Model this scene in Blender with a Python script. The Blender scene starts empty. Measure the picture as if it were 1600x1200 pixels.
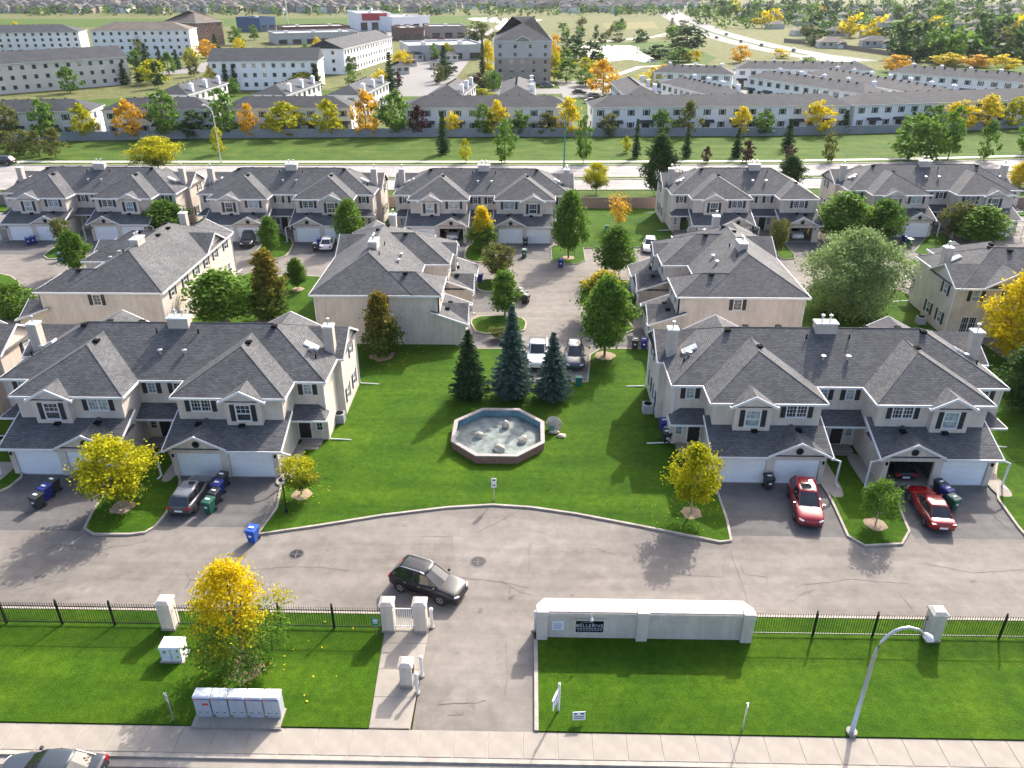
import bpy, math, random
import numpy as np
from mathutils import Vector, Matrix

# ------------------------------------------------------------------ camera, sky, sun, exposure
SC = bpy.context.scene
COL = SC.collection
F_PX, Y_HOR, CAM_H, YAW = 1220.0, -38.0, 32.5, math.radians(1.2)      # photo is 1600 x 1200
PITCH = math.atan((600 - Y_HOR) / F_PX)
cam_d = bpy.data.cameras.new('camera'); cam = bpy.data.objects.new('camera', cam_d); COL.objects.link(cam)
cam.location = (0, 0, CAM_H); cam.rotation_euler = (math.pi / 2 - PITCH, 0, YAW)
cam_d.sensor_fit = 'HORIZONTAL'; cam_d.sensor_width = 36.0; cam_d.lens = 36.0 * F_PX / 1600
cam_d.clip_start = 0.5; cam_d.clip_end = 20000
SC.camera = cam
SUN_AZ, SUN_EL = math.radians(63.0), math.radians(36.0)               # azimuth from +X, counter-clockwise
world = bpy.data.worlds.new('World'); SC.world = world; world.use_nodes = True
_n = world.node_tree.nodes; _bg = _n['Background']
_sky = _n.new('ShaderNodeTexSky'); _sky.sky_type = 'NISHITA'; _sky.sun_disc = False
_sky.sun_elevation = SUN_EL; _sky.sun_rotation = math.pi / 2 - SUN_AZ
_sky.altitude = 500; _sky.air_density = 0.7; _sky.dust_density = 6.0; _sky.ozone_density = 0.6
world.node_tree.links.new(_sky.outputs[0], _bg.inputs[0]); _bg.inputs[1].default_value = 0.15
sl = bpy.data.lights.new('sun', 'SUN'); sl.energy = 2.7; sl.angle = math.radians(0.9); sl.color = (1.0, 0.94, 0.85)
so = bpy.data.objects.new('sun', sl); COL.objects.link(so)
_d = Vector((-math.cos(SUN_AZ) * math.cos(SUN_EL), -math.sin(SUN_AZ) * math.cos(SUN_EL), -math.sin(SUN_EL)))
so.rotation_euler = _d.to_track_quat('-Z', 'Y').to_euler(); so.location = (60, 120, 90)
SC.view_settings.view_transform = 'Standard'; SC.view_settings.look = 'None'
SC.view_settings.exposure = 1.4; SC.view_settings.gamma = 1.0; SC.view_settings.use_curve_mapping = False

# photograph pixel -> point of the ground (or of the level z)
_c, _s = math.cos(YAW), math.sin(YAW)
def _rz(v): return Vector((_c * v[0] - _s * v[1], _s * v[0] + _c * v[1], v[2]))
_FW = _rz((0, math.cos(PITCH), -math.sin(PITCH))); _RT = _rz((1, 0, 0)); _UP = _RT.cross(_FW)
def g(px, py, z=0.0):
    d = _FW * F_PX + _RT * (px - 800) + _UP * (600 - py)
    t = (z - CAM_H) / d.z
    return (d.x * t, d.y * t)

rnd = random.Random(7)

# ------------------------------------------------------------------ materials
MATS = {}
def _new(name):
    m = bpy.data.materials.new(name); m.use_nodes = True
    nt = m.node_tree; b = nt.nodes['Principled BSDF']
    MATS[name] = m
    return m, nt, b
def _ramp(nt, cols, stops=None):
    r = nt.nodes.new('ShaderNodeValToRGB'); e = r.color_ramp.elements
    while len(e) < len(cols): e.new(0.5)
    for i, c in enumerate(cols):
        e[i].position = stops[i] if stops else i / max(1, len(cols) - 1)
        e[i].color = (c[0], c[1], c[2], 1)
    return r
def _noise(nt, scale, detail=3, coord=None, rough=0.55):
    n = nt.nodes.new('ShaderNodeTexNoise'); n.inputs['Scale'].default_value = scale
    n.inputs['Detail'].default_value = detail; n.inputs['Roughness'].default_value = rough
    if coord is not None: nt.links.new(coord, n.inputs['Vector'])
    return n
def _mixc(nt, a, b, fac, mode='MIX'):
    m = nt.nodes.new('ShaderNodeMix'); m.data_type = 'RGBA'; m.blend_type = mode
    for s, v in ((0, fac), (6, a), (7, b)):
        if isinstance(v, (int, float)): m.inputs[s].default_value = v
        elif isinstance(v, tuple): m.inputs[s].default_value = (v[0], v[1], v[2], 1)
        else: nt.links.new(v, m.inputs[s])
    return m.outputs[2]
def _bump(nt, b, h, strength=0.3, dist=0.02):
    n = nt.nodes.new('ShaderNodeBump'); n.inputs['Strength'].default_value = strength
    n.inputs['Distance'].default_value = dist
    nt.links.new(h, n.inputs['Height']); nt.links.new(n.outputs[0], b.inputs['Normal'])
def plain(name, col, rough=0.6, metal=0.0, var=0.12, scale=3.0, bump=0.0, bscale=60, coord='Object', spec=0.5):
    m, nt, b = _new(name)
    tc = nt.nodes.new('ShaderNodeTexCoord').outputs[coord]
    n = _noise(nt, scale, 5, tc)
    lo = tuple(c * (1 - var) for c in col); hi = tuple(min(1, c * (1 + var)) for c in col)
    r = _ramp(nt, [lo, hi], [0.3, 0.7]); nt.links.new(n.outputs[0], r.inputs[0])
    nt.links.new(r.outputs[0], b.inputs['Base Color'])
    b.inputs['Roughness'].default_value = rough; b.inputs['Metallic'].default_value = metal
    b.inputs['Specular IOR Level'].default_value = spec
    if bump:
        n2 = _noise(nt, bscale, 3, tc); _bump(nt, b, n2.outputs[0], bump, 0.02)
    return m
def shingle(name, c1, c2, rows=0.15, width=0.34):
    m, nt, b = _new(name)
    tc = nt.nodes.new('ShaderNodeTexCoord')
    br = nt.nodes.new('ShaderNodeTexBrick'); nt.links.new(tc.outputs['UV'], br.inputs['Vector'])
    br.inputs['Scale'].default_value = 1.0; br.inputs['Brick Width'].default_value = width
    br.inputs['Row Height'].default_value = rows; br.inputs['Mortar Size'].default_value = 0.016
    br.inputs['Mortar Smooth'].default_value = 0.3; br.inputs['Bias'].default_value = 0.0
    br.inputs['Color1'].default_value = (*c1, 1); br.inputs['Color2'].default_value = (*c2, 1)
    br.inputs['Mortar'].default_value = (c1[0] * .45, c1[1] * .45, c1[2] * .45, 1)
    n = _noise(nt, 0.35, 6, tc.outputs['Object'], 0.7); n2 = _noise(nt, 9.0, 3, tc.outputs['UV'])
    r = _ramp(nt, [(.72, .72, .74), (1.25, 1.24, 1.22)], [0.3, 0.72]); nt.links.new(n.outputs[0], r.inputs[0])
    r2 = _ramp(nt, [(.82, .82, .82), (1.18, 1.18, 1.18)], [0.3, 0.7]); nt.links.new(n2.outputs[0], r2.inputs[0])
    c = _mixc(nt, br.outputs[0], r.outputs[0], 1.0, 'MULTIPLY'); c = _mixc(nt, c, r2.outputs[0], 0.8, 'MULTIPLY')
    nt.links.new(c, b.inputs['Base Color']); b.inputs['Roughness'].default_value = 0.85
    b.inputs['Specular IOR Level'].default_value = 0.3
    _bump(nt, b, br.outputs[1], 0.5, -0.02)
    return m
def stucco(name, col):
    m, nt, b = _new(name)
    tc = nt.nodes.new('ShaderNodeTexCoord').outputs['Object']
    n = _noise(nt, 0.5, 6, tc, 0.65); n2 = _noise(nt, 18, 4, tc)
    mp = nt.nodes.new('ShaderNodeMapping'); mp.inputs['Scale'].default_value = (2.2, 2.2, 0.25); nt.links.new(tc, mp.inputs[0])
    n3 = _noise(nt, 1.0, 5, mp.outputs[0], 0.7)
    r = _ramp(nt, [tuple(c * .86 for c in col), tuple(min(1, c * 1.08) for c in col)], [0.32, 0.68]); nt.links.new(n.outputs[0], r.inputs[0])
    r3 = _ramp(nt, [(.86, .85, .84), (1.04, 1.04, 1.04)], [0.3, 0.6]); nt.links.new(n3.outputs[0], r3.inputs[0])
    c = _mixc(nt, r.outputs[0], r3.outputs[0], 1.0, 'MULTIPLY')
    r2 = _ramp(nt, [(.9, .9, .9), (1.08, 1.08, 1.08)], [0.35, 0.65]); nt.links.new(n2.outputs[0], r2.inputs[0])
    c = _mixc(nt, c, r2.outputs[0], 1.0, 'MULTIPLY')
    nt.links.new(c, b.inputs['Base Color']); b.inputs['Roughness'].default_value = 0.92; b.inputs['Specular IOR Level'].default_value = 0.2
    n4 = _noise(nt, 70, 3, tc); _bump(nt, b, n4.outputs[0], 0.25, 0.02)
    return m
def asphalt(name, base, patch=True):
    m, nt, b = _new(name)
    tc = nt.nodes.new('ShaderNodeTexCoord').outputs['Object']
    n = _noise(nt, 0.12, 7, tc, 0.62); n2 = _noise(nt, 1.1, 6, tc, 0.65); n3 = _noise(nt, 22, 4, tc, .7)
    r = _ramp(nt, [tuple(c * .72 for c in base), base, tuple(c * 1.16 for c in base)], [0.3, 0.5, 0.72]); nt.links.new(n.outputs[0], r.inputs[0])
    r2 = _ramp(nt, [(.8, .79, .78), (1.08, 1.08, 1.08)], [0.3, 0.66]); nt.links.new(n2.outputs[0], r2.inputs[0])
    r3 = _ramp(nt, [(.8, .8, .8), (1.18, 1.18, 1.18)], [0.32, 0.68]); nt.links.new(n3.outputs[0], r3.inputs[0])
    c = _mixc(nt, r.outputs[0], r2.outputs[0], 1, 'MULTIPLY'); c = _mixc(nt, c, r3.outputs[0], 1, 'MULTIPLY')
    # long faint tyre-worn streaks along the lane
    mp = nt.nodes.new('ShaderNodeMapping'); mp.inputs['Scale'].default_value = (0.06, 0.9, 1); mp.inputs['Rotation'].default_value = (0, 0, .04); nt.links.new(tc, mp.inputs[0])
    ns = _noise(nt, 1.0, 5, mp.outputs[0], 0.6); rs = _ramp(nt, [(.86, .86, .86), (1.07, 1.07, 1.06)], [0.35, 0.62]); nt.links.new(ns.outputs[0], rs.inputs[0])
    c = _mixc(nt, c, rs.outputs[0], 1, 'MULTIPLY')
    # cracks
    wn = _noise(nt, 0.6, 4, tc); wv = _mixc(nt, tc, wn.outputs[1], 0.35)
    v = nt.nodes.new('ShaderNodeTexVoronoi'); v.feature = 'DISTANCE_TO_EDGE'; v.inputs['Scale'].default_value = 0.11
    nt.links.new(wv, v.inputs['Vector'])
    rc = _ramp(nt, [(.55, .54, .53), (1, 1, 1)], [0.0006, 0.003]); nt.links.new(v.outputs[0], rc.inputs[0])
    nm = _noise(nt, 0.22, 2, tc); rm = _ramp(nt, [(0, 0, 0), (1, 1, 1)], [0.54, 0.62]); nt.links.new(nm.outputs[0], rm.inputs[0])
    c = _mixc(nt, c, _mixc(nt, c, rc.outputs[0], 1, 'MULTIPLY'), rm.outputs[0])
    # oil spots
    no = _noise(nt, 0.9, 2, tc); ro = _ramp(nt, [(1, 1, 1), (.62, .61, .6)], [0.68, 0.78]); nt.links.new(no.outputs[0], ro.inputs[0])
    c = _mixc(nt, c, ro.outputs[0], 1, 'MULTIPLY')
    nt.links.new(c, b.inputs['Base Color']); b.inputs['Roughness'].default_value = 0.9; b.inputs['Specular IOR Level'].default_value = 0.25
    _bump(nt, b, n3.outputs[0], 0.2, 0.01)
    return m
def lawn(name, c1, c2, c3, fine=11.0, stripes=True):
    m, nt, b = _new(name)
    tc = nt.nodes.new('ShaderNodeTexCoord').outputs['Object']
    n = _noise(nt, 0.25, 6, tc, 0.65); n2 = _noise(nt, 2.3, 6, tc, 0.7); n3 = _noise(nt, fine, 6, tc, 0.8)
    r = _ramp(nt, [c1, c2, c3], [0.3, 0.52, 0.74]); nt.links.new(n.outputs[0], r.inputs[0])
    r2 = _ramp(nt, [(.62, .7, .6), (1.3, 1.18, 1.15)], [0.3, 0.7]); nt.links.new(n2.outputs[0], r2.inputs[0])
    r3 = _ramp(nt, [(.36, .42, .36), (1.6, 1.5, 1.55)], [0.3, 0.7]); nt.links.new(n3.outputs[0], r3.inputs[0])
    c = _mixc(nt, r.outputs[0], r2.outputs[0], 1, 'MULTIPLY'); c = _mixc(nt, c, r3.outputs[0], 0.85, 'MULTIPLY')
    if stripes:
        mp = nt.nodes.new('ShaderNodeMapping'); mp.inputs['Scale'].default_value = (0.03, 0.55, 1); nt.links.new(tc, mp.inputs[0])
        ns = _noise(nt, 1.0, 4, mp.outputs[0], 0.6); rs = _ramp(nt, [(.8, .84, .8), (1.14, 1.1, 1.1)], [0.38, 0.6]); nt.links.new(ns.outputs[0], rs.inputs[0])
        c = _mixc(nt, c, rs.outputs[0], 1, 'MULTIPLY')
        nd = _noise(nt, 0.55, 7, tc, .75); rd = _ramp(nt, [(0, 0, 0), (.4, .4, .4)], [.62, .76]); nt.links.new(nd.outputs[0], rd.inputs[0])
        c = _mixc(nt, c, (.20, .185, .05), rd.outputs[0])
    nt.links.new(c, b.inputs['Base Color']); b.inputs['Roughness'].default_value = 0.95; b.inputs['Specular IOR Level'].default_value = 0.12
    _bump(nt, b, n3.outputs[0], 1.0, 0.06)
    return m
def leaf(name, cols, trans=0.35, zcols=None, z0=0, z1=1):
    m, nt, b = _new(name)
    ge = nt.nodes.new('ShaderNodeNewGeometry'); tc = nt.nodes.new('ShaderNodeTexCoord').outputs['Object']
    r = _ramp(nt, cols); nt.links.new(ge.outputs['Random Per Island'], r.inputs[0]); c = r.outputs[0]
    if zcols:                                               # autumn turning from the top of the crown down
        r2 = _ramp(nt, zcols); nt.links.new(ge.outputs['Random Per Island'], r2.inputs[0])
        sp = nt.nodes.new('ShaderNodeSeparateXYZ'); nt.links.new(tc, sp.inputs[0])
        nn = _noise(nt, 0.9, 3, tc)
        a = nt.nodes.new('ShaderNodeMath'); a.operation = 'MULTIPLY_ADD'; a.inputs[1].default_value = (z1 - z0) * 1.5; nt.links.new(nn.outputs[0], a.inputs[0]); nt.links.new(sp.outputs[2], a.inputs[2])
        mr = nt.nodes.new('ShaderNodeMapRange'); mr.inputs[1].default_value = z0 + (z1 - z0) * .75; mr.inputs[2].default_value = z1 + (z1 - z0) * .75
        nt.links.new(a.outputs[0], mr.inputs[0]); c = _mixc(nt, c, r2.outputs[0], mr.outputs[0])
    nt.links.new(c, b.inputs['Base Color']); b.inputs['Roughness'].default_value = 0.7; b.inputs['Specular IOR Level'].default_value = 0.1
    tr = nt.nodes.new('ShaderNodeBsdfTranslucent'); nt.links.new(c, tr.inputs[0])
    mx = nt.nodes.new('ShaderNodeMixShader'); mx.inputs[0].default_value = trans
    out = nt.nodes['Material Output']
    nt.links.new(b.outputs[0], mx.inputs[1]); nt.links.new(tr.outputs[0], mx.inputs[2]); nt.links.new(mx.outputs[0], out.inputs[0])
    return m
def paint(name, col, rough=0.25, coat=0.8, metal=0.0):
    m, nt, b = _new(name)
    tc = nt.nodes.new('ShaderNodeTexCoord').outputs['Object']
    n = _noise(nt, 2.0, 4, tc); r = _ramp(nt, [tuple(c * .93 for c in col), tuple(min(1, c * 1.05) for c in col)], [.3, .7]); nt.links.new(n.outputs[0], r.inputs[0])
    nt.links.new(r.outputs[0], b.inputs['Base Color']); b.inputs['Roughness'].default_value = rough; b.inputs['Metallic'].default_value = metal
    b.inputs['Coat Weight'].default_value = coat; b.inputs['Coat Roughness'].default_value = 0.06
    return m
def glass(name, col, rough=0.06, spec=0.8):
    m, nt, b = _new(name)
    tc = nt.nodes.new('ShaderNodeTexCoord').outputs['Object']
    n = _noise(nt, 1.7, 3, tc); r = _ramp(nt, [tuple(c * .6 for c in col), tuple(min(1, c * 1.3) for c in col)], [.35, .65]); nt.links.new(n.outputs[0], r.inputs[0])
    nt.links.new(r.outputs[0], b.inputs['Base Color']); b.inputs['Roughness'].default_value = rough; b.inputs['Specular IOR Level'].default_value = spec
    return m

stucco('stucco', (.66, .58, .505)); stucco('stucco_pale', (.65, .575, .495)); stucco('stucco_chimney', (.56, .485, .42))
shingle('shingle', (.088, .090, .094), (.142, .144, .149))
shingle('shingle_far', (.042, .047, .056), (.062, .067, .076), 0.3, .9)
shingle('shingle_brown', (.12, .10, .085), (.16, .135, .115), 0.3, .9)
plain('white_trim', (.70, .70, .70), .5, var=.05); plain('white_door', (.84, .86, .88), .45, var=.04)
plain('shutter', (.018, .021, .026), .5); plain('vent_black', (.010, .010, .011), .95, spec=.05); plain('dark_door', (.02, .018, .018), .4)
plain('galvanised', (.55, .57, .58), .35, .7); plain('concrete', (.315, .283, .243), .9, var=.12, scale=1.2, bump=.2, bscale=40, spec=.2)
plain('kerb', (.38, .34, .29), .9, var=.2, scale=1.5, bump=.2, spec=.2)
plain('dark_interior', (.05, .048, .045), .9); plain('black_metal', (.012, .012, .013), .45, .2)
plain('mulch', (.33, .25, .18), .95, var=.35, scale=14, bump=.6, bscale=25, spec=.1); plain('soil', (.09, .035, .03), .95, var=.3, scale=12, spec=.1)
plain('bark', (.14, .115, .095), .9, var=.3, scale=9, bump=.5, bscale=20, spec=.1); plain('bark_pale', (.36, .32, .27), .9, var=.25, scale=8, spec=.1)
plain('rock', (.50, .44, .35), .9, var=.25, scale=3, bump=.5, bscale=9, spec=.2)
asphalt('asphalt', (.215, .195, .175)); asphalt('asphalt_drive', (.138, .132, .13)); asphalt('asphalt_patch', (.237, .216, .195)); asphalt('asphalt_road', (.33, .315, .30)); asphalt('asphalt_dark', (.10, .10, .105))
lawn('lawn', (.027, .082, .003), (.046, .112, .004), (.074, .142, .006))
lawn('lawn_far', (.038, .088, .010), (.062, .12, .015), (.11, .145, .03), 12.0)
lawn('prairie', (.065, .10, .028), (.13, .145, .055), (.20, .18, .09), 0.8, False)
glass('glass_dark', (.035, .04, .045)); glass('glass_blind', (.36, .43, .42), .12); glass('glass_blue', (.22, .32, .36), .08); glass('car_glass', (.015, .018, .02), .03, 1.0)
plain('tyre', (.015, .015, .016), .85); plain('rim', (.5, .5, .52), .3, .8); plain('plastic_black', (.02, .02, .022), .6)
plain('red_lens', (.45, .015, .015), .2); plain('lamp_lens', (.75, .77, .78), .15); plain('plate', (.75, .77, .78), .5)
for _nm, _cc in dict(paint_black=(.008, .009, .011), paint_red=(.27, .004, .012), paint_crimson=(.27, .007, .008), paint_white=(.78, .78, .77), paint_grey=(.06, .066, .072), paint_steel=(.05, .066, .088), paint_silver=(.12, .13, .145), paint_slate=(.045, .055, .068)).items(): paint(_nm, _cc, *((.35, .25) if _nm in ('paint_black', 'paint_slate') else ()))
plain('bin_blue', (.012, .025, .20), .45); plain('bin_green', (.012, .10, .06), .45); plain('bin_black', (.022, .027, .03), .5); plain('bin_bright', (.02, .09, .42), .45)
plain('mail_grey', (.48, .52, .56), .45, .2, var=.04); plain('label_red', (.62, .03, .05), .5); plain('label_blue', (.03, .05, .35), .5); plain('sign_white', (.8, .82, .83), .5, var=.03)
plain('sign_black', (.01, .011, .016), .25); plain('sign_green', (.02, .20, .15), .5); plain('ink', (.02, .02, .02), .6); plain('letter', (.55, .60, .66), .4)
plain('pool_blue', (.13, .27, .32), .6, var=.25, scale=1.5); plain('pool_rim', (.36, .31, .29), .8, var=.15); plain('brick_red', (.24, .13, .10), .9, var=.2)
plain('pool_floor', (.22, .25, .235), .95, var=.45, scale=1.3, spec=.1); plain('fence_grey', (.26, .275, .30), .8, var=.1, scale=.6); plain('wall_brown', (.29, .215, .175), .9, var=.12)
plain('siding_white', (.88, .87, .86), .7, var=.04, scale=.3); plain('siding_cream', (.62, .58, .52), .7, var=.05, scale=.3); plain('siding_tan', (.36, .30, .255), .8, var=.1, scale=.4); plain('siding_grey', (.46, .455, .45), .8, var=.06, scale=.3)
plain('brick_brown', (.17, .10, .075), .9, var=.2); plain('flat_roof', (.38, .38, .38), .9, var=.15, scale=.1); plain('store_red', (.42, .03, .04), .5); plain('store_blue', (.03, .09, .2), .5)
plain('road_far', (.19, .184, .176), .9, var=.06, scale=.05); plain('path_far', (.55, .52, .46), .9)
GREEN = [(.05, .115, .016), (.105, .21, .026), (.19, .31, .042)]
leaf('leaf_green', GREEN); leaf('leaf_dark', [(.02, .05, .014), (.042, .09, .022), (.08, .145, .036)])
leaf('leaf_light', [(.07, .15, .018), (.125, .24, .028), (.20, .32, .045)]); leaf('leaf_willow', [(.10, .17, .055), (.20, .295, .10), (.33, .43, .18)], .45)
leaf('leaf_lime', [(.22, .24, .008), (.40, .40, .010), (.58, .54, .02)], .4)
leaf('leaf_yellow', [(.42, .33, .008), (.64, .51, .012), (.80, .66, .03)], .35)
leaf('leaf_orange', [(.45, .24, .015), (.65, .38, .02), (.78, .52, .04)], .35)
leaf('leaf_maroon', [(.035, .012, .014), (.07, .022, .024), (.10, .04, .035)], .25)
leaf('leaf_olive', [(.075, .095, .022), (.14, .16, .036), (.22, .22, .06)])
leaf('leaf_turn', GREEN, .35, [(.48, .36, .004), (.70, .54, .008), (.85, .68, .02)], 2.6, 4.4)
leaf('leaf_turn_lime', [(.05, .095, .012), (.09, .15, .02), (.15, .20, .03)], .35, [(.28, .30, .008), (.46, .44, .012), (.62, .56, .02)], 1.0, 2.8)
leaf('leaf_turn_orange', [(.045, .09, .014), (.09, .145, .024), (.155, .20, .036)], .3, [(.13, .11, .015), (.21, .165, .022), (.30, .21, .03)], 1.8, 5.8)
leaf('leaf_tipyellow', GREEN, .35, [(.26, .23, .012), (.40, .33, .02), (.55, .44, .03)], 4.2, 5.6)
leaf('needle_green', [(.022, .05, .018), (.045, .09, .032), (.09, .15, .058)], .25); leaf('needle_blue', [(.035, .07, .056), (.075, .13, .105), (.15, .22, .19)], .25)
M = MATS

# ------------------------------------------------------------------ mesh builder
class MB:
    def __init__(s): s.v = []; s.f = []; s.m = []
    def add(s, vs, fs, mi=0):
        o = len(s.v); s.v += [tuple(p) for p in vs]
        for f in fs: s.f.append(tuple(i + o for i in f)); s.m.append(mi)
    def quad(s, a, b, c, d, mi=0): s.add([a, b, c, d], [(0, 1, 2, 3)], mi)
    def poly(s, pts, mi=0): s.add(pts, [tuple(range(len(pts)))], mi)
    def box(s, x0, y0, z0, x1, y1, z1, mi=0, taper=0.0):
        t = taper
        s.add([(x0, y0, z0), (x1, y0, z0), (x1, y1, z0), (x0, y1, z0), (x0 + t, y0 + t, z1), (x1 - t, y0 + t, z1), (x1 - t, y1 - t, z1), (x0 + t, y1 - t, z1)],
              [(3, 2, 1, 0), (4, 5, 6, 7), (0, 1, 5, 4), (1, 2, 6, 5), (2, 3, 7, 6), (3, 0, 4, 7)], mi)
    def prism(s, pts, z0, z1, mi=0, mtop=None):
        n = len(pts)
        s.add([(p[0], p[1], z0) for p in pts] + [(p[0], p[1], z1) for p in pts],
              [(i, (i + 1) % n, n + (i + 1) % n, n + i) for i in range(n)], mi)
        s.add([(p[0], p[1], z1) for p in pts], [tuple(range(n))], mi if mtop is None else mtop)
    def tube(s, pts, r, n=8, mi=0, caps=True):
        pts = [Vector(p) for p in pts]; rs = r if isinstance(r, (list, tuple)) else [r] * len(pts)
        rings = []
        for i, p in enumerate(pts):
            a = pts[max(0, i - 1)]; b = pts[min(len(pts) - 1, i + 1)]; d = (b - a).normalized()
            u = d.cross(Vector((0, 0, 1)) if abs(d.z) < .95 else Vector((1, 0, 0))).normalized(); w = d.cross(u)
            rings.append([p + (u * math.cos(2 * math.pi * k / n) + w * math.sin(2 * math.pi * k / n)) * rs[i] for k in range(n)])
        o = [q for ring in rings for q in ring]
        fs = [(i * n + k, i * n + (k + 1) % n, (i + 1) * n + (k + 1) % n, (i + 1) * n + k) for i in range(len(pts) - 1) for k in range(n)]
        if caps: fs += [tuple(range(n)), tuple(range((len(pts) - 1) * n, len(pts) * n))]
        s.add(o, fs, mi)
    def disc(s, c, r, h, n=16, mi=0, axis='z'):
        c = Vector(c)
        e = {'z': Vector((0, 0, h)), 'y': Vector((0, h, 0)), 'x': Vector((h, 0, 0))}[axis]
        s.tube([c, c + e], r, n, mi)
    def mesh(s, name, mats):
        me = bpy.data.meshes.new(name); me.from_pydata(s.v, [], s.f)
        for m in mats: me.materials.append(M[m] if isinstance(m, str) else m)
        if len(mats) > 1: me.polygons.foreach_set('material_index', s.m)
        uv = me.uv_layers.new(name='uv')                      # metric UVs: u level, v up the slope
        co = np.empty(len(me.vertices) * 3); me.vertices.foreach_get('co', co); co = co.reshape(-1, 3)
        buf = np.empty((len(me.loops), 2)); li = np.empty(len(me.loops), dtype=np.int64); me.loops.foreach_get('vertex_index', li)
        for p in me.polygons:
            nz = p.normal
            u = Vector((1, 0, 0)) if abs(nz.z) > .99 else Vector((0, 0, 1)).cross(nz).normalized(); w = nz.cross(u)
            sl_ = slice(p.loop_start, p.loop_start + p.loop_total)
            c = co[li[sl_]]; buf[sl_, 0] = c @ np.array(u); buf[sl_, 1] = c @ np.array(w)
        uv.data.foreach_set('uv', buf.ravel())
        me.update()
        return me
    def build(s, name, mats, parent=None, smooth=False):
        if isinstance(mats, str): mats = [mats]
        me = s.mesh(name, mats)
        if smooth: me.polygons.foreach_set('use_smooth', [True] * len(me.polygons))
        return link(name, me, parent)
def link(name, data, parent=None, loc=None, rz=None, scale=None):
    o = bpy.data.objects.new(name, data); COL.objects.link(o)
    if parent is not None: o.parent = parent
    if loc is not None: o.location = loc
    if rz is not None: o.rotation_euler = (0, 0, rz)
    if scale is not None: o.scale = scale
    return o
def tag(o, label, cat, group=None):
    o['label'] = label; o['category'] = cat
    if group: o['group'] = group
    return o
def thing(name, label, cat, loc=(0, 0, 0), rz=0.0, group=None):
    return tag(link(name, None, None, loc, rz), label, cat, group)
def structure(o): o['kind'] = 'structure'; return o
def copy_tree(o, parent=None):
    c = o.copy(); COL.objects.link(c)
    if parent is not None: c.parent = parent
    for ch in list(o.children): copy_tree(ch, c)
    return c
# ------------------------------------------------------------------ the townhouse blocks of the complex
SL = 0.52                                                   # roof pitch
def wall(mb, p0, p1, z0, z1, ops=(), depth=0.12, out=None, mi=0, top=None):
    """vertical wall skin from p0 to p1 (seen from its right-hand side), with rectangular openings (s0, s1, a, b) and reveals"""
    p0 = Vector((p0[0], p0[1])); p1 = Vector((p1[0], p1[1])); L = (p1 - p0).length; d = (p1 - p0) / L
    n = Vector((d.y, -d.x))                                  # outward
    S = sorted({0.0, L, *[o[0] for o in ops], *[o[1] for o in ops]}); Z = sorted({z0, z1, *[o[2] for o in ops], *[o[3] for o in ops]})
    P = lambda s, z, k=0.0: (p0.x + d.x * s - n.x * k, p0.y + d.y * s - n.y * k, z)
    for i in range(len(S) - 1):
        for j in range(len(Z) - 1):
            sm, zm = (S[i] + S[i + 1]) / 2, (Z[j] + Z[j + 1]) / 2
            if any(o[0] < sm < o[1] and o[2] < zm < o[3] for o in ops): continue
            mb.quad(P(S[i], Z[j]), P(S[i + 1], Z[j]), P(S[i + 1], Z[j + 1]), P(S[i], Z[j + 1]), mi)
    for a, b, c, e in ops:
        mb.quad(P(a, c), P(a, c, depth), P(a, e, depth), P(a, e), mi); mb.quad(P(b, c, depth), P(b, c), P(b, e), P(b, e, depth), mi)
        mb.quad(P(a, e), P(a, e, depth), P(b, e, depth), P(b, e), mi); mb.quad(P(a, c, depth), P(a, c), P(b, c), P(b, c, depth), mi)
_WIN = {}; PANES = {}
def win_mesh(w, h, style, shut):
    """window with its outer face on y = 0 looking to -y, sill at z = 0, centred on x = 0"""
    k = (round(w, 2), round(h, 2), style, shut)
    if k in _WIN: return _WIN[k]
    f = MB(); t = .06; x0, x1 = -w / 2, w / 2
    f.box(x0 - t, -.035, -t, x0 + .03, .05, h + t); f.box(x1 - .03, -.035, -t, x1 + t, .05, h + t)
    f.box(x0 + .03, -.035, h - .03, x1 - .03, .05, h + t); f.box(x0 + .03, -.05, -t, x1 - .03, .05, .03)
    if style == 'hung':
        f.box(x0 + .03, -.02, h * .42, x1 - .03, .05, h * .42 + .07)
        for i in (1, 2): f.box(x0 + w * i / 3 - .012, .02, h * .42 + .07, x0 + w * i / 3 + .012, .055, h - .03)
        f.box(x0 + .03, .021, h * .7, x1 - .03, .056, h * .7 + .024)
    elif style == 'pair':
        f.box(-.05, -.02, .03, .05, .05, h - .03)
        for sx in (-1, 1):
            for i in (1, 2): f.box(sx * w * i / 6 * 1.0 + sx * .02 - .011, .02, .03, sx * w * i / 6 + sx * .02 + .011, .055, h - .03)
        for i in (1, 2): f.box(x0 + .03, .021, h * i / 3 - .011, x1 - .03, .056, h * i / 3 + .011)
    elif style == 'grid':
        f.box(-.012, .02, .03, .012, .055, h - .03)
        for i in (1, 2): f.box(x0 + .03, .021, h * i / 3 - .011, x1 - .03, .056, h * i / 3 + .011)
    p = MB(); p.quad((x0 + .03, .07, .03), (x1 - .03, .07, .03), (x1 - .03, .07, h - .03), (x0 + .03, .07, h - .03))
    sh = MB()
    if shut:
        sw = .36
        sh.box(-sw / 2, -.045, -.03, sw / 2, -.004, h + .03)
        for i in range(int(h / .09)): sh.box(-sw / 2 + .05, -.058, .03 + i * .09, sw / 2 - .05, -.046, .075 + i * .09)
    _WIN[k] = (f.mesh('window', ['white_trim']), p, sh.mesh('shutter', ['shutter']) if shut else None, {})
    return _WIN[k]
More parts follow.
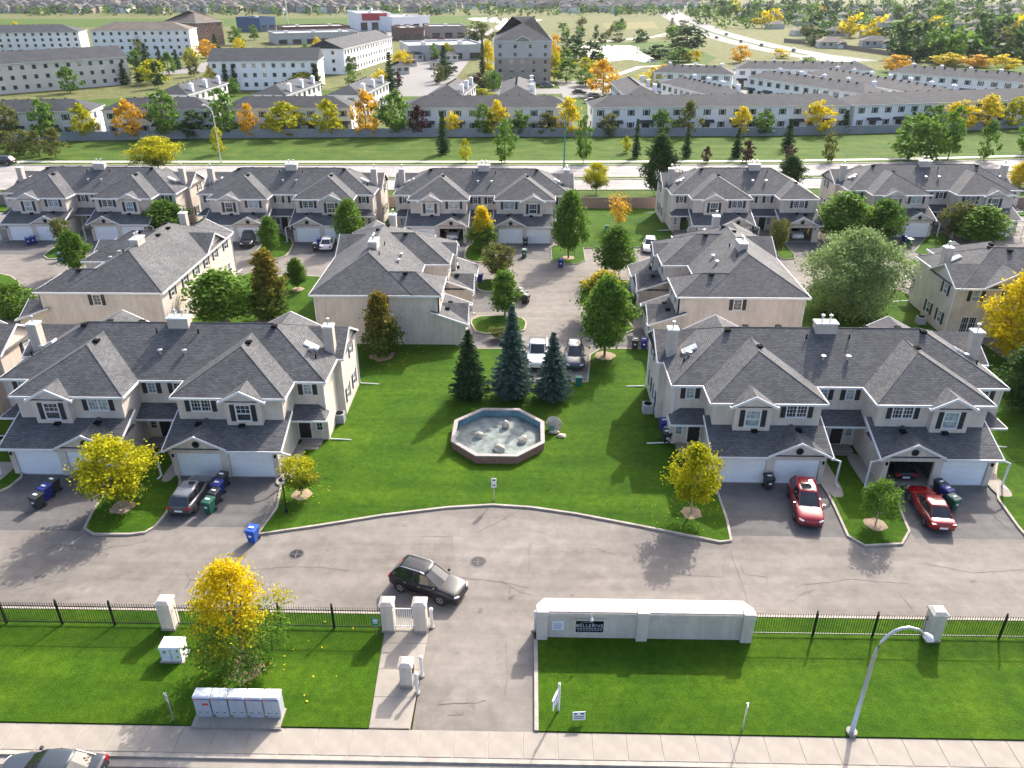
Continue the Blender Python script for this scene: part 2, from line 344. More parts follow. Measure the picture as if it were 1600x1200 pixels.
def window(parent, x, y, z, rz, w, h, style='hung', shut=True, pane='glass_dark'):
    fm, pm, sm, cache = win_mesh(w, h, style, shut)
    if not cache:
        for pn in ('glass_dark', 'glass_blind', 'glass_blue'): cache[pn] = pm.mesh('pane', [pn]); PANES[cache[pn].name] = cache
    o = link('window', fm, parent, (x, y, z), rz)
    link('pane', cache[pane], o)
    if shut:
        for sx in (-1, 1): link('shutter', sm, o, (sx * (w / 2 + .06 + .19), 0, 0))
    return o
def roof_solid(parent, name, pts, faces, eaves, mat='shingle', fas=True, fz=.17):
    """pts: roof points; faces: shingle faces; eaves: chain(s) of point indices that carry a white fascia board and gutter"""
    mb = MB(); mb.add(pts, faces); o = mb.build(name, mat, parent)
    if fas:
        fb = MB()
        for a, b in eaves:
            p, q = Vector(pts[a]), Vector(pts[b]); d = q - p; h = Vector((d.x, d.y, 0)).normalized(); n = Vector((h.y, -h.x, 0)) * .035
            up = Vector((0, 0, .012)); dn = Vector((0, 0, -fz))
            vs = [p + up - n, q + up - n, q + up + n, p + up + n, p + dn - n, q + dn - n, q + dn + n, p + dn + n]
            fb.add(vs, [(0, 1, 2, 3), (7, 6, 5, 4), (0, 4, 5, 1), (2, 6, 7, 3), (1, 5, 6, 2), (3, 7, 4, 0)])
        fb.build('fascia', 'white_trim', o)
    return o
def hip_end(x0, x1, y0, y1, z, back):
    """hip roof that starts with a hipped end at y0 and runs level to 'back' (inside another roof)"""
    hw = (x1 - x0) / 2; xr = (x0 + x1) / 2; zr = z + hw * SL; s = 1 if y1 > y0 else -1
    P = [(x0, y0, z), (x1, y0, z), (x1, y1, z), (x0, y1, z), (xr, y0 + s * hw, zr), (xr, back, zr)]
    return P, [(0, 1, 4), (1, 2, 5, 4), (3, 0, 4, 5), (0, 3, 2, 1)], [(0, 1), (1, 2), (3, 0)]
def gable_front(x0, x1, y0, back, z, sl=SL):
    hw = (x1 - x0) / 2; xr = (x0 + x1) / 2; zr = z + hw * sl
    P = [(x0, y0, z), (x1, y0, z), (x1, back, z), (x0, back, z), (xr, y0, zr), (xr, back, zr)]
    return P, [(1, 2, 5, 4), (3, 0, 4, 5), (0, 3, 2, 1)], [(4, 0), (1, 4), (3, 0), (1, 2)]
def garage_door_mesh(w, h):
    mb = MB(); n = 4
    for i in range(n):
        a = h * i / n; b = h * (i + 1) / n - .012
        mb.box(-w / 2, 0, a, w / 2, .05, b)
        for k in range(4):
            c0 = -w / 2 + w * k / 4 + .07; mb.box(c0, -.012, a + .09, c0 + w / 4 - .14, -.001, b - .08)
    return mb
_shared = {}
def shared(key, fn):
    if key not in _shared: _shared[key] = fn()
    return _shared[key]
def _panel():
    mb = MB(); mb.box(-1.6, 0, 0, 1.6, .05, .488)
    for k in range(4):
        c0 = -1.6 + 3.2 * k / 4 + .07; mb.box(c0, -.012, .07, c0 + .66, -.001, .42)
    return mb.mesh('door_panel', ['white_door'])
def garage_door(parent, x, y, z):
    rail = shared('gtrack', lambda: (lambda m: (m.box(-1.66, -.02, 0, -1.6, .08, 2.03), m.box(1.6, -.02, 0, 1.66, .08, 2.03), m.box(-1.66, -.02, 2.0, 1.66, .08, 2.07), m.mesh('garage_door', ['white_trim']))[-1])(MB()))
    o = link('garage_door', rail, parent, (x, y, z))
    pm = shared('gpanel', _panel)
    for i in range(4): link('door_panel', pm, o, (0, .02, i * .5))
    return o
def flue(parent, x, y, z, h=.5, r=.09):
    def mk():
        m = MB(); m.tube([(0, 0, 0), (0, 0, .42)], .085, 10); m.tube([(0, 0, .42), (0, 0, .46), (0, 0, .55), (0, 0, .6)], [.1, .15, .15, .04], 10); return m.mesh('flue', ['galvanised'])
    return link('flue', shared('flue', mk), parent, (x, y, z))
def roofvent(parent, x, y, z, rz=0.0, kind='box'):
    def mk():
        m = MB(); m.box(-.2, -.2, 0, .2, .2, .1); m.box(-.24, -.24, .1, .24, .24, .18, taper=.03); return m.mesh('roof_vent', ['vent_black'])
    def mk2():
        m = MB(); m.tube([(0, 0, -.05), (0, 0, .25)], .1, 8); m.tube([(0, 0, .22), (0, 0, .25), (0, 0, .33), (0, 0, .38)], [.12, .2, .2, .03], 10); return m.mesh('roof_vent', ['galvanised'])
    def mk3():
        m = MB(); m.tube([(0, 0, -.1), (0, 0, .35)], .06, 8); return m.mesh('vent_pipe', ['vent_black'])
    return link('roof_vent' if kind != 'pipe' else 'vent_pipe', shared('rv' + kind, {'box': mk, 'turbine': mk2, 'pipe': mk3}[kind]), parent, (x, y, z), rz)
def chimney(parent, x, y, z0, z1, w=.95, d=.95, flues=1):
    m = MB(); m.box(x - w / 2, y - d / 2, z0, x + w / 2, y + d / 2, z1)
    c = m.build('chimney', 'stucco_chimney', parent)
    k = MB(); k.box(x - w / 2 - .07, y - d / 2 - .07, z1, x + w / 2 + .07, y + d / 2 + .07, z1 + .1, taper=.03); k.build('chimney_cap', 'white_trim', c)
    for i in range(flues): flue(c, x + (i - (flues - 1) / 2) * .62, y, z1 + .1)
    return c
def downspout(parent, pts, r=.055):
    m = MB(); m.tube(pts, r, 6); return m.build('downspout', 'white_trim', parent)
def entry_door(parent, x, y, z, rz=0):
    def mk():
        m = MB(); w, h = .92, 1.95
        m.box(-w / 2 - .09, -.05, 0, -w / 2, .06, h + .09); m.box(w / 2, -.05, 0, w / 2 + .09, .06, h + .09); m.box(-w / 2, -.05, h, w / 2, .06, h + .09); m.box(-w / 2 - .09, -.09, -.04, w / 2 + .09, .06, 0)
        return m.mesh('door', ['white_trim'])
    def mk2():
        m = MB(); m.box(-.46, .0, .01, .46, .045, 1.95)
        for a in (.15, .75, 1.3):
            for sx in (-1, 1): m.box(sx * .22 - .15, -.012, a, sx * .22 + .15, -.001, a + .42)
        return m.mesh('door_leaf', ['dark_door'])
    def mk3():
        m = MB(); m.tube([(.38, -.012, 1.0), (.38, -.06, 1.0)], .03, 8); return m.mesh('handle', ['galvanised'])
    o = link('door', shared('edoor', mk), parent, (x, y, z), rz); lf = link('door_leaf', shared('eleaf', mk2), o); link('handle', shared('ehandle', mk3), o)
    return o
ZE, ZG, SLG = 5.35, 2.42, 0.36
def block(name, label, flush=False, open_doors=(), blinds=1, group='tan stucco townhouse blocks'):
    """local frame: x along the front, y to the back (garage doors on y = 0), 14.6 m deep; flush=True makes the three-unit block"""
    B = thing(name, label, 'townhouse', group=group); rr = random.Random(blinds)
    blind = lambda: rr.choice(['glass_dark', 'glass_blind', 'glass_blue', 'glass_dark', 'glass_blue'])
    xR = 7.15 if flush else 12.15
    # --- main walls
    w = MB(); ops_rear = []; zb = .0
    ctr = 2.05
    # front main wall (mostly hidden): left end bay, centre, right end bay
    fw = [(-12.15, -9.8)] + [(-ctr, ctr + (.2 if flush else 0))] + ([] if flush else [(9.8, 12.15)])
    wins = []
    for a, b in fw:
        if b - a < 3: cx = [(a + b) / 2 - (.0)]; up = [(a + b) / 2]; do = [((a + b) / 2 + (.62 if a < 0 else -.62), (a + b) / 2 - (.55 if a < 0 else -.55))]
        else: up = [a + 1.05, b - 1.05]; do = [(a + 1.42, a + .5), (b - 1.42, b - .5)]
        ops = []
        for u in up: ops.append((u - .3 - a, u + .3 - a, 4.15, 5.0)); wins.append((u, 5.2, 4.15, 0, .6, .85, 'grid', True))
        for d, wx in do:
            ops.append((d - .46 - a, d + .46 - a, .22, 2.17)); entry_door(B, d, 5.2 + .03, .22)
            ops.append((wx - .24 - a, wx + .24 - a, .95, 1.95)); wins.append((wx, 5.2, .95, 0, .48, 1.0, 'grid', False))
        fm_ = MB(); wall(fm_, (a, 5.2), (b, 5.2), zb, ZE, ops); fm_.build('entry_wall', 'stucco', B)
    # ends
    def end(x, sgn, bump):
        if bump:
            if sgn < 0: wall(w, (x, 9.2), (x, 5.2), zb, ZE)
            else: wall(w, (x, 5.2), (x, 9.2), zb, ZE)
            xb = x + sgn * .55; o1 = [(3.1, 3.9, 4.0, 5.05), (.8, 1.6, 1.0, 2.2), (3.3, 4.1, 1.0, 2.2)]
            if sgn < 0: o1 = [(5.4 - b_, 5.4 - a_, c, d) for a_, b_, c, d in o1]; wall(w, (xb, 14.6), (xb, 9.2), zb, ZE, o1); base = 14.6; dr = -1
            else: wall(w, (xb, 9.2), (xb, 14.6), zb, ZE, o1); base = 9.2; dr = 1
            for a_, b_, c, d in o1: wins.append((xb, base + dr * (a_ + b_) / 2, c, math.pi / 2 * sgn, b_ - a_, d - c, 'hung', True))
            w.quad((x, 9.2, zb), (xb, 9.2, zb), (xb, 9.2, ZE), (x, 9.2, ZE)); w.quad((x, 14.6, zb), (xb, 14.6, zb), (xb, 14.6, ZE), (x, 14.6, ZE))
            w.poly([(xb, 9.2, ZE), (xb, 14.6, ZE), (xb, 11.9, ZE + 2.7 * SL)])
        else:
            o1 = [(5.2, 5.95, 3.95, 5.0)]
            wall(w, (x, 2.65), (x, 14.6), zb, ZE, o1); wins.append((x, 2.65 + 5.57, 3.95, math.pi / 2, .75, 1.05, 'grid', True))
    end(-12.15, -1, True); end(xR, 1, not flush)
    # rear
    xs = [-10.6, -7.3, -4.6, -1.6] + ([1.4, 4.6] if flush else [1.6, 4.6, 7.3, 10.6]); ops = []
    for i, x in enumerate(xs):
        ops.append((xR - x - .4, xR - x + .4, 3.95, 5.0)); wins.append((x, 14.6, 3.95, math.pi, .8, 1.05, 'hung', True))
        pw, ph = (1.5, 1.95) if i % 2 else (.85, 1.2); z_ = .25 if i % 2 else 1.0
        ops.append((xR - x - pw / 2, xR - x + pw / 2, z_, z_ + ph)); wins.append((x, 14.6, z_, math.pi, pw, ph, 'pair' if i % 2 else 'hung', False))
    wall(w, (xR, 14.6), (-12.15, 14.6), zb, ZE, ops)
    for rx in ([-7.3] if flush else [-7.3, 7.3]):            # rear gable faces
        w.poly([(rx + 2.7, 14.602, ZE), (rx - 2.7, 14.602, ZE), (rx, 14.602, ZE + 2.7 * SL)])
    w.build('wall', 'stucco', B)
    for x, y, z, r, ww, hh, st, shu in wins: window(B, x, y, z, r, ww, hh, st, shu, blind())
    # --- main roof
    e = .35; x0, x1, y0, y1 = -12.15 - e, xR + e, 5.2 - .3, 14.6 + .4; hw = (y1 - y0) / 2; ym = (y0 + y1) / 2; zr = ZE + hw * SL
    P = [(x0, y0, ZE), (x1, y0, ZE), (x1, y1, ZE), (x0, y1, ZE), (x0 + hw, ym, zr), (x1 - hw, ym, zr)]
    main = roof_solid(B, 'main_roof', P, [(0, 1, 5, 4), (1, 2, 5), (2, 3, 4, 5), (3, 0, 4), (0, 3, 2, 1)], [(0, 1), (1, 2), (2, 3), (3, 0)])
    # ridge caps
    rc = MB(); rc.tube([(x0 + hw, ym, zr), (x1 - hw, ym, zr)], .035, 6)
    for a, b in ((P[0], P[4]), (P[3], P[4]), (P[1], P[5]), (P[2], P[5])): rc.tube([a, b], .03, 6)
    rc.build('ridge_cap', 'shingle', main)
    for sgn in ([-1] if flush else [-1, 1]):                 # end gables
        xo = sgn * (12.15 + .55 + .3); xi = sgn * 7.6; hb = 3.0; yc = 11.9
        P = [(xo, yc - hb, ZE), (xo, yc + hb, ZE), (xi, yc + hb, ZE), (xi, yc - hb, ZE), (xo, yc, ZE + hb * SL), (xi, yc, ZE + hb * SL)]
        roof_solid(main, 'end_gable_roof', [(p[0], p[1], p[2] - .02) for p in P], [(0, 3, 5, 4), (2, 1, 4, 5), (0, 1, 2, 3)], [(0, 4), (4, 1), (3, 0), (1, 2)] if sgn < 0 else [(4, 0), (1, 4), (0, 3), (2, 1)])
        chimney(main, sgn * 11.85, 9.75, 5.3, 7.85, .78, .78)
    for rx in ([-7.3] if flush else [-7.3, 7.3]):            # rear gables
        P, Fc, E_ = gable_front(rx - 3.05, rx + 3.05, 15.02, 10.5, ZE - .015)
        roof_solid(main, 'rear_gable_roof', P, Fc, [(0, 4), (4, 1)])
    chimney(main, 0, ym - .15, zr - .75, zr + .5, 1.65, .85, 2)
    zs = lambda y: ZE + (y - y0) * SL
    for x, y, k in ((-1.6, 9.0, 'pipe'), (1.7, 9.0, 'pipe'), (-.75, 7.2, 'turbine'), (1.15, 7.2, 'turbine')): roofvent(main, x, y, zs(y), 0, k)
    for sgn in ([-1] if flush else [-1, 1]):
        roofvent(main, sgn * 7.6, ym - .35, zr - .2); xk = sgn * 10.6; hx = lambda x: ZE + (12.5 - abs(x)) * SL
        roofvent(main, sgn * 11.2, 7.6, hx(11.2), 0, 'pipe'); roofvent(main, sgn * 10.7, 8.3, hx(10.7), 0, 'turbine')
        sk = MB(); a = math.atan(SL)                          # skylight lying on the hip end
        c = Vector((sgn * 10.55, 9.0, hx(10.55) + .06)); ux = Vector((-sgn * math.cos(a), 0, math.sin(a))); uy = Vector((0, 1, 0)); un = Vector((sgn * math.sin(a), 0, math.cos(a)))
        vs = [c + ux * i + uy * j + un * k for k in (-.06, .12) for i, j in ((-.6, -.35), (.6, -.35), (.6, .35), (-.6, .35))]
        sk.add(vs, [(0, 1, 5, 4), (1, 2, 6, 5), (2, 3, 7, 6), (3, 0, 4, 7), (4, 5, 6, 7)]); s_ = sk.build('skylight', 'white_trim', main)
        gl = MB(); gl.add([c + ux * i + uy * j + un * .125 for i, j in ((-.52, -.27), (.52, -.27), (.52, .27), (-.52, .27))], [(0, 1, 2, 3)]); gl.build('pane', 'glass_blind', s_)
    for x in ([-6, -3.4] if flush else [-6, -3.4, 3.4, 6]): roofvent(main, x, ym + .5, zr - .25)
    # --- wings with garages
    specs = [(-9.8, -ctr, -1)] + ([(ctr + .2, 7.15, 0)] if flush else [(ctr, 9.8, 1)])
    gi = 0
    for a, b, sg in specs:
        single = sg == 0; in_right = (sg < 0)                 # side on which the centre recess lies
        ww = MB(); wl = []
        # upper storey
        ctrx = (a + b) / 2
        if single: lay = [(ctrx, 1.5, .95, 'pair', False)]
        else:
            bay = a + 2.75 if sg < 0 else b - 2.75; oth = b - 1.75 if sg < 0 else a + 1.75
            lay = [(oth, 1.45, .95, 'pair', False)]
        ops = [(x - wd / 2 - a, x + wd / 2 - a, 4.12, 4.12 + h) for x, wd, h, st, _ in lay]
        wall(ww, (a, 2.5), (b, 2.5), 2.2, ZE, ops)
        for x, wd, h, st, _ in lay: wl.append((x, 2.5, 4.12, 0, wd, h, st, True, blind()))
        wall(ww, (a, 5.2), (a, 2.5), 2.2, ZE)
        if not single: wall(ww, (b, 2.5), (b, 5.2), 2.2, ZE)
        wing = ww.build('wing_wall', 'stucco', B)
        xa, xb = a - e, b + (e - .02 if single else e)
        P, Fc, E_ = hip_end(xa, xb, 2.5 - .27, 7.2, ZE - .012, 9.6 if not single else 8.2)
        wr = roof_solid(B, 'wing_roof', P, Fc, E_)
        rc = MB(); rc.tube([P[0], P[4]], .03, 6); rc.tube([P[1], P[4]], .03, 6); rc.tube([P[4], P[5]], .035, 6); rc.build('ridge_cap', 'shingle', wr)
        roofvent(wr, P[4][0] + .3, P[4][1] + .9, P[4][2] - .12)
        if not single:                                        # gabled bay
            bw = MB(); bh = 1.32; yb = 2.0
            wall(bw, (bay - bh, yb), (bay + bh, yb), 3.2, ZE - .1, [(bh - .52, bh + .52, 3.62, 4.92)])
            for sx in (-1, 1): bw.quad((bay + sx * bh, yb, 3.3), (bay + sx * bh, 2.66, 3.3), (bay + sx * bh, 2.66, ZE - .1), (bay + sx * bh, yb, ZE - .1))
            bw.quad((bay - bh, yb, 3.3), (bay + bh, yb, 3.3), (bay + bh, 2.66, 3.3), (bay - bh, 2.66, 3.3))
            bw.poly([(bay - bh, yb, ZE - .1), (bay + bh, yb, ZE - .1), (bay, yb, ZE - .1 + bh * SL)])
            bo = bw.build('bay_wall', 'stucco', B)
            P, Fc, E_ = gable_front(bay - bh - .38, bay + bh + .38, yb - .16, 5.6, ZE - .12)
            roof_solid(B, 'bay_roof', P, Fc, E_, fz=.2)
            wl.append((bay, yb, 3.62, 0, 1.04, 1.3, 'hung', True, rr.choice(['glass_blue', 'glass_blind'])))
        for x, y, z, r, wd, h, st, sh_, pn in wl: window(B, x, y, z, r, wd, h, st, sh_, pn)
        # garage
        gm = MB(); doors = [(a + b) / 2] if single else [a + 1.98, b - 1.98]
        ops = [(x - 1.6 - a, x + 1.6 - a, 0.0, 2.03) for x in doors]
        wall(gm, (a, 0), (b, 0), 0.0, ZG + .06, ops, .22)
        zt = ZG + (2.5 + .3) * SLG
        for x in (a, b):
            gm.add([(x, 0, 0), (x, 5.2, 0), (x, 5.2, 2.6), (x, 2.51, zt), (x, 0, ZG + .09)], [(0, 1, 2, 3, 4)])
        gm.build('garage_wall', 'stucco', B)
        fl = MB(); fl.box(a + .01, .01, -.05, b - .01, 6.2, .02); fl.build('garage_floor', 'concrete', B)
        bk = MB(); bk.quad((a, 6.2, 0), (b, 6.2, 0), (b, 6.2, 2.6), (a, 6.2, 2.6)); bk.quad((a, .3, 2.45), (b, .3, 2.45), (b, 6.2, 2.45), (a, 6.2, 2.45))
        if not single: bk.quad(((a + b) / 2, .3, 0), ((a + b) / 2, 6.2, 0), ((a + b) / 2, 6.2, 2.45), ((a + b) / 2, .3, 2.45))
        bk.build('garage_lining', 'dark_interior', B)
        for x in doors:
            if gi not in open_doors: garage_door(B, x, .1, 0)
            gi += 1
            for sx in (-1, 1):
                lm = shared('glight', lambda: (lambda m: (m.box(-.06, -.12, 0, .06, 0, .22), m.mesh('wall_light', ['vent_black']))[-1])(MB()))
            link('wall_light', lm, B, (x + (1.8 if x > ctrx else -1.8) if not single else x + 1.85, -.002, 1.75))
        xa, xb = a - .45, b + .4; yb = 3.35
        gx = doors[0] if single else (doors[1] if in_right else doors[0]); hw2 = 2.2
        zz = lambda y: ZG + (y + .3) * SLG
        gl_, gr_ = max(xa + .02, gx - hw2), min(xb - .02, gx + hw2); pts = []; fcs = []; ev = []
        for u0, u1, yf in ((xa, gl_, -.3), (gl_, gr_, .03), (gr_, xb, -.3)):
            if u1 - u0 < .05: continue
            k = len(pts); pts += [(u0, yf, zz(yf)), (u1, yf, zz(yf)), (u1, yb, zz(yb)), (u0, yb, zz(yb))]; fcs.append((k, k + 1, k + 2, k + 3))
            if yf < 0: ev.append((k, k + 1))
        k = len(pts); pts += [(xa, -.3, zz(-.3)), (xa, yb, zz(yb)), (xb, -.3, zz(-.3)), (xb, yb, zz(yb))]; ev += [(k + 1, k), (k + 2, k + 3)]
        gr = roof_solid(B, 'garage_roof', pts, fcs, ev)
        # gable over the inner door
        P, Fc, E_ = gable_front(gx - hw2, gx + hw2, -.2, 3.2, ZG + .03, .5)
        roof_solid(gr, 'garage_gable_roof', P, Fc, [(4, 0), (1, 4)], fz=.16)
        gg = MB(); gg.poly([(gx - 2.0, -.012, ZG - .1), (gx + 2.0, -.012, ZG - .1), (gx + 2.0, -.012, ZG + .12), (gx, -.012, ZG + hw2 * .5), (gx - 2.0, -.012, ZG + .12)]); gg.build('gable_wall', 'stucco', B)
        vt = MB(); vt.disc((gx, -.05, 2.78), .27, .035, 20, 0, 'y'); v_ = vt.build('gable_vent', 'shutter', B)
        vl = MB()
        for k in range(5): vl.box(gx - .2, -.062, 2.60 + k * .08, gx + .2, -.051, 2.635 + k * .08)
        vl.build('louvre', 'vent_black', v_)
        roofvent(gr, gx + (1.0 if in_right else -1.0) * .3, 1.7, ZG + 2.0 * SLG + .25); roofvent(gr, ctrx + (-1.0 if in_right else 1.0) * .9, 1.9, ZG + 2.2 * SLG)
        for x, dx in ((xa, -.55), (xb, .55)):
            if single and x > 0: continue
            downspout(B, [(x, -.28, ZG - .1), (x + dx, -.15, ZG - .35), (x + dx, -.1, .15), (x + dx * 1.25, -.5, .08)], .075)
    # --- porch roofs and steps
    def porch(a, b, hipside):
        yf = 3.75; P = [(a, yf, 2.62), (b, yf, 2.62), (b, 5.25, 2.62), (a, 5.25, 2.62), (a + (.9 if hipside < 0 else 0), 5.25, 3.3), (b - (.9 if hipside > 0 else 0), 5.25, 3.3)]
        roof_solid(B, 'porch_roof', P, [(0, 1, 5, 4), (1, 2, 5), (3, 0, 4), (0, 3, 2, 1)], [(0, 1)] + ([(3, 0)] if hipside < 0 else []) + ([(1, 2)] if hipside > 0 else []), fz=.14)
        s = MB(); s.box(max(a, -12.0) + .3, 4.2, 0, min(b, 12.0) - .3, 5.2, .2); s.box(max(a, -12.0) + .4, 3.7, 0, min(b, 12.0) - .4, 4.2, .12); s.build('step', 'concrete', B)
    porch(-12.5, -9.8, -1); porch(-ctr, ctr + (.2 if flush else 0), 0)
    if not flush: porch(9.8, 12.5, 1)
    # corner downspouts and meters
    for x, y, sx in [(-12.2, 5.15, -1), (-12.75, 14.65, -1)] + ([(7.2, 14.6, 1)] if flush else [(12.2, 5.15, 1), (12.75, 14.65, 1)]):
        downspout(B, [(x, y, ZE - .1), (x, y, .35), (x + sx * .15, y, .2), (x + sx * 1.7, y, .12)], .05)
    return B
BLK_A = block('townhouse_block', 'four-unit townhouse block on the entrance lane beside the lawn corner with two red cars', open_doors=(2,), blinds=3)
BLK_A.location = (23.35, 47.0, 0)
BLK_D = block('townhouse_block', 'three-unit townhouse block beside the big willow, garages facing the inner court', flush=True, blinds=5)
BLK_D.location = (12.0, 77.6, 0); BLK_D.rotation_euler = (0, 0, -math.pi / 2)
def drop_doors(b, idx):
    ds = sorted([c for c in b.children if c.name.startswith('garage_door')], key=lambda c: c.location.x)
    for i in idx:
        for ch in list(ds[i].children): bpy.data.objects.remove(ch)
        bpy.data.objects.remove(ds[i])
def put(src, label, x, y, rz=0.0, mirror=False):
    c = copy_tree(src); c['label'] = label; c.location = (x, y, 0); c.rotation_euler = (0, 0, rz)
    if mirror: c.scale = (-1, 1, 1)
    for wn in c.children:                                    # every household draws its blinds differently
        for pn in (wn.children if wn.name.startswith('window') else ()):
            if pn.data.name in PANES: pn.data = PANES[pn.data.name][rnd.choice(['glass_dark', 'glass_dark', 'glass_blind', 'glass_blue'])]
    return c
BLK_C = put(BLK_A, 'four-unit townhouse block on the entrance lane beside the grey hatchback', -27.65, 47.0)
garage_door(BLK_C, 2.05 + 1.98, .1, 0)
put(BLK_C, 'four-unit townhouse block next along the lane beyond the grey hatchback block', -55.4, 47.0)
put(BLK_C, 'four-unit townhouse block by the arterial road with two navy bins at its garages', -62.0, 103.6)
put(BLK_C, 'four-unit townhouse block by the arterial road with black car and white sedan parked in front', -34.1, 103.6)
drop_doors(put(BLK_C, 'four-unit townhouse block by the arterial road beside the orange-topped tree, one garage open', -6.4, 103.6), [1])
put(BLK_C, 'four-unit townhouse block by the arterial road behind leafy green street trees', 58.3, 107.8, math.radians(1.5))
drop_doors(put(BLK_D, 'three-unit townhouse block by the arterial road beside the open lawn and brown wall', 32.6, 104.9, math.radians(1.0)), [2])
put(BLK_D, 'three-unit townhouse block whose blank end wall overlooks the spruces and fountain', -6.0, 77.4, math.pi / 2, True)
put(BLK_D, 'three-unit townhouse block with rear windows facing the olive-brown tree', -50.2, 77.6, -math.pi / 2)
put(BLK_C, 'four-unit townhouse block showing its back and gable end beside the golden tree', 54.9, 87.9, math.pi)
# ------------------------------------------------------------------ ground, roads, lawns, kerbs
def sheet(name, pts, z, mat, kind='structure'):
    mb = MB(); mb.poly([(p[0], p[1], z) for p in pts]); o = mb.build(name, mat); o['kind'] = kind; return o
def G(*px): return [g(*p) for p in px]
def rounded(pts, n=2):
    for _ in range(n):                                       # corner cutting
        q = []
        for i in range(len(pts)):
            a, b = Vector(pts[i]), Vector(pts[(i + 1) % len(pts)]); q += [tuple(a * .8 + b * .2), tuple(a * .2 + b * .8)]
        pts = q
    return pts
def area(pts): return sum(pts[i][0] * pts[(i + 1) % len(pts)][1] - pts[(i + 1) % len(pts)][0] * pts[i][1] for i in range(len(pts))) / 2
def kerb_line(mb, pts, w=.16, z0=-.02, z1=.13, closed=False):
    pts = [Vector(p) for p in pts]; n = len(pts); L, R = [], []
    for i, p in enumerate(pts):
        a = pts[i - 1] if (i or closed) else p; b = pts[(i + 1) % n] if (i < n - 1 or closed) else p
        d = (b - a).normalized(); k = Vector((d.y, -d.x)) * w / 2; L.append(p - k); R.append(p + k)
    m = n if closed else n - 1
    for i in range(m):
        j = (i + 1) % n
        mb.quad((*L[i], z1), (*R[i], z1), (*R[j], z1), (*L[j], z1)); mb.quad((*R[i], z0), (*R[j], z0), (*R[j], z1), (*R[i], z1)); mb.quad((*L[j], z0), (*L[i], z0), (*L[i], z1), (*L[j], z1))
    if not closed:
        for i in (0, n - 1): mb.quad((*L[i], z0), (*R[i], z0), (*R[i], z1), (*L[i], z1))
_isl = [0]
def island(name, pts, kerb=True, smooth=1, mat='lawn', z=.1):
    _isl[0] += 1; z = z + .002 * _isl[0]
    if smooth: pts = rounded(pts, smooth)
    if area(pts) < 0: pts = pts[::-1]
    mb = MB(); mb.prism(pts, -.03, z); o = mb.build(name, mat); structure(o)
    if kerb:
        kb = MB(); kerb_line(kb, pts, closed=True); k = kb.build('kerb', 'kerb', o)
    return o
sheet('ground', [(-9000, -300), (9000, -300), (9000, 14000), (-9000, 14000)], -.12, 'prairie')
sheet('complex_lane', [(-110, 33.2), (110, 33.2), (110, 124), (-110, 124)], 0.0, 'asphalt')
# newer, darker driveway pads in front of the garages
for x0, x1, y0, y1 in ((-37.6, -29.4, 40.6, 47.05), (-25.9, -17.7, 41.2, 47.05), (13.4, 21.4, 41.0, 47.05), (25.4, 33.3, 41.0, 47.05), (-71.9, -64, 97.5, 103.7), (-60, -52.1, 97.5, 103.7), (-44, -36, 97.5, 103.7), (-32.2, -24.2, 97.5, 103.7), (-16.3, -8.4, 97.5, 103.7), (-4.5, 3.4, 97.0, 103.7), (48.4, 56.2, 100.5, 107.8), (60.3, 68.1, 100.5, 107.8), (22.8, 30.6, 98.8, 105), (34.8, 39.7, 98.8, 105)):
    sheet('driveway', [(x0, y0), (x1, y0), (x1, y1), (x0, y1)], .004, 'asphalt_drive')
for y0, y1 in ((79, 87), (70.3, 75)):
    sheet('driveway', [(-6.1, y0), (-1.8, y0), (-1.8, y1), (-6.1, y1)], .004, 'asphalt_drive'); sheet('driveway', [(7.6, y0), (12.1, y0), (12.1, y1), (7.6, y1)], .004, 'asphalt_drive')
# --- street in front
sheet('street', [(-120, 10), (120, 10), (120, 24.0), (-120, 24.0)], -.10, 'asphalt_dark')
sheet('entrance_drive', [(-5.4, 25.6), (.55, 25.6), (.55, 33.3), (-5.4, 33.3)], -.004, 'asphalt')
kb = MB(); kb.box(-60, 24.0, -.12, 60, 24.22, .03); structure(kb.build('street_kerb', 'kerb'))
gt = MB(); gt.box(-60, 23.55, -.12, 60, 23.997, -.09); structure(gt.build('gutter', 'concrete'))
sw = MB(); sw.box(-60, 24.223, -.12, 60, 25.72, .02); sw = structure(sw.build('sidewalk', 'kerb'))
slab = MB(); slab.box(.012, 0, 0, 1.62, 1.44, .03, taper=.006); slab = slab.mesh('slab', ['concrete'])
for i in range(-24, 24): link('slab', slab, sw, (i * 1.65, 24.25, .012 + .004 * rnd.random()))
pth = MB(); pth.poly([(-7.5, 25.75, .06), (-5.5, 25.75, .06), (-5.3, 33.2, .06), (-7.85, 33.2, .06)]); pth = structure(pth.build('gate_path', 'kerb'))
for y0, y1 in ((25.78, 27.6), (27.63, 29.4), (29.43, 31.2), (31.23, 33.15)):
    xl = lambda y: -7.5 - .35 * (y - 25.75) / 7.45; xr = lambda y: -5.5 + .2 * (y - 25.75) / 7.45
    m = MB(); m.prism([(xl(y0) + .02, y0), (xr(y0) - .02, y0), (xr(y1) - .02, y1), (xl(y1) + .02, y1)], .03, .075); m.build('slab', 'concrete', pth)
# front lawns on both sides of the entrance
island('front_lawn', [(-70, 25.74), (-7.52, 25.74), (-7.87, 33.35), (-70, 33.35)], False, 0); island('front_lawn', [(.75, 25.74), (70, 25.74), (70, 33.6), (.75, 33.6)], False, 0)
kb = MB(); kerb_line(kb, [(.65, 25.75), (.65, 31.6)], .2, -.02, .14); kerb_line(kb, [(12.5, 33.68), (70, 33.68)], .16); kerb_line(kb, [(-70, 33.43), (-7.95, 33.43)], .16); structure(kb.build('kerb', 'kerb'))
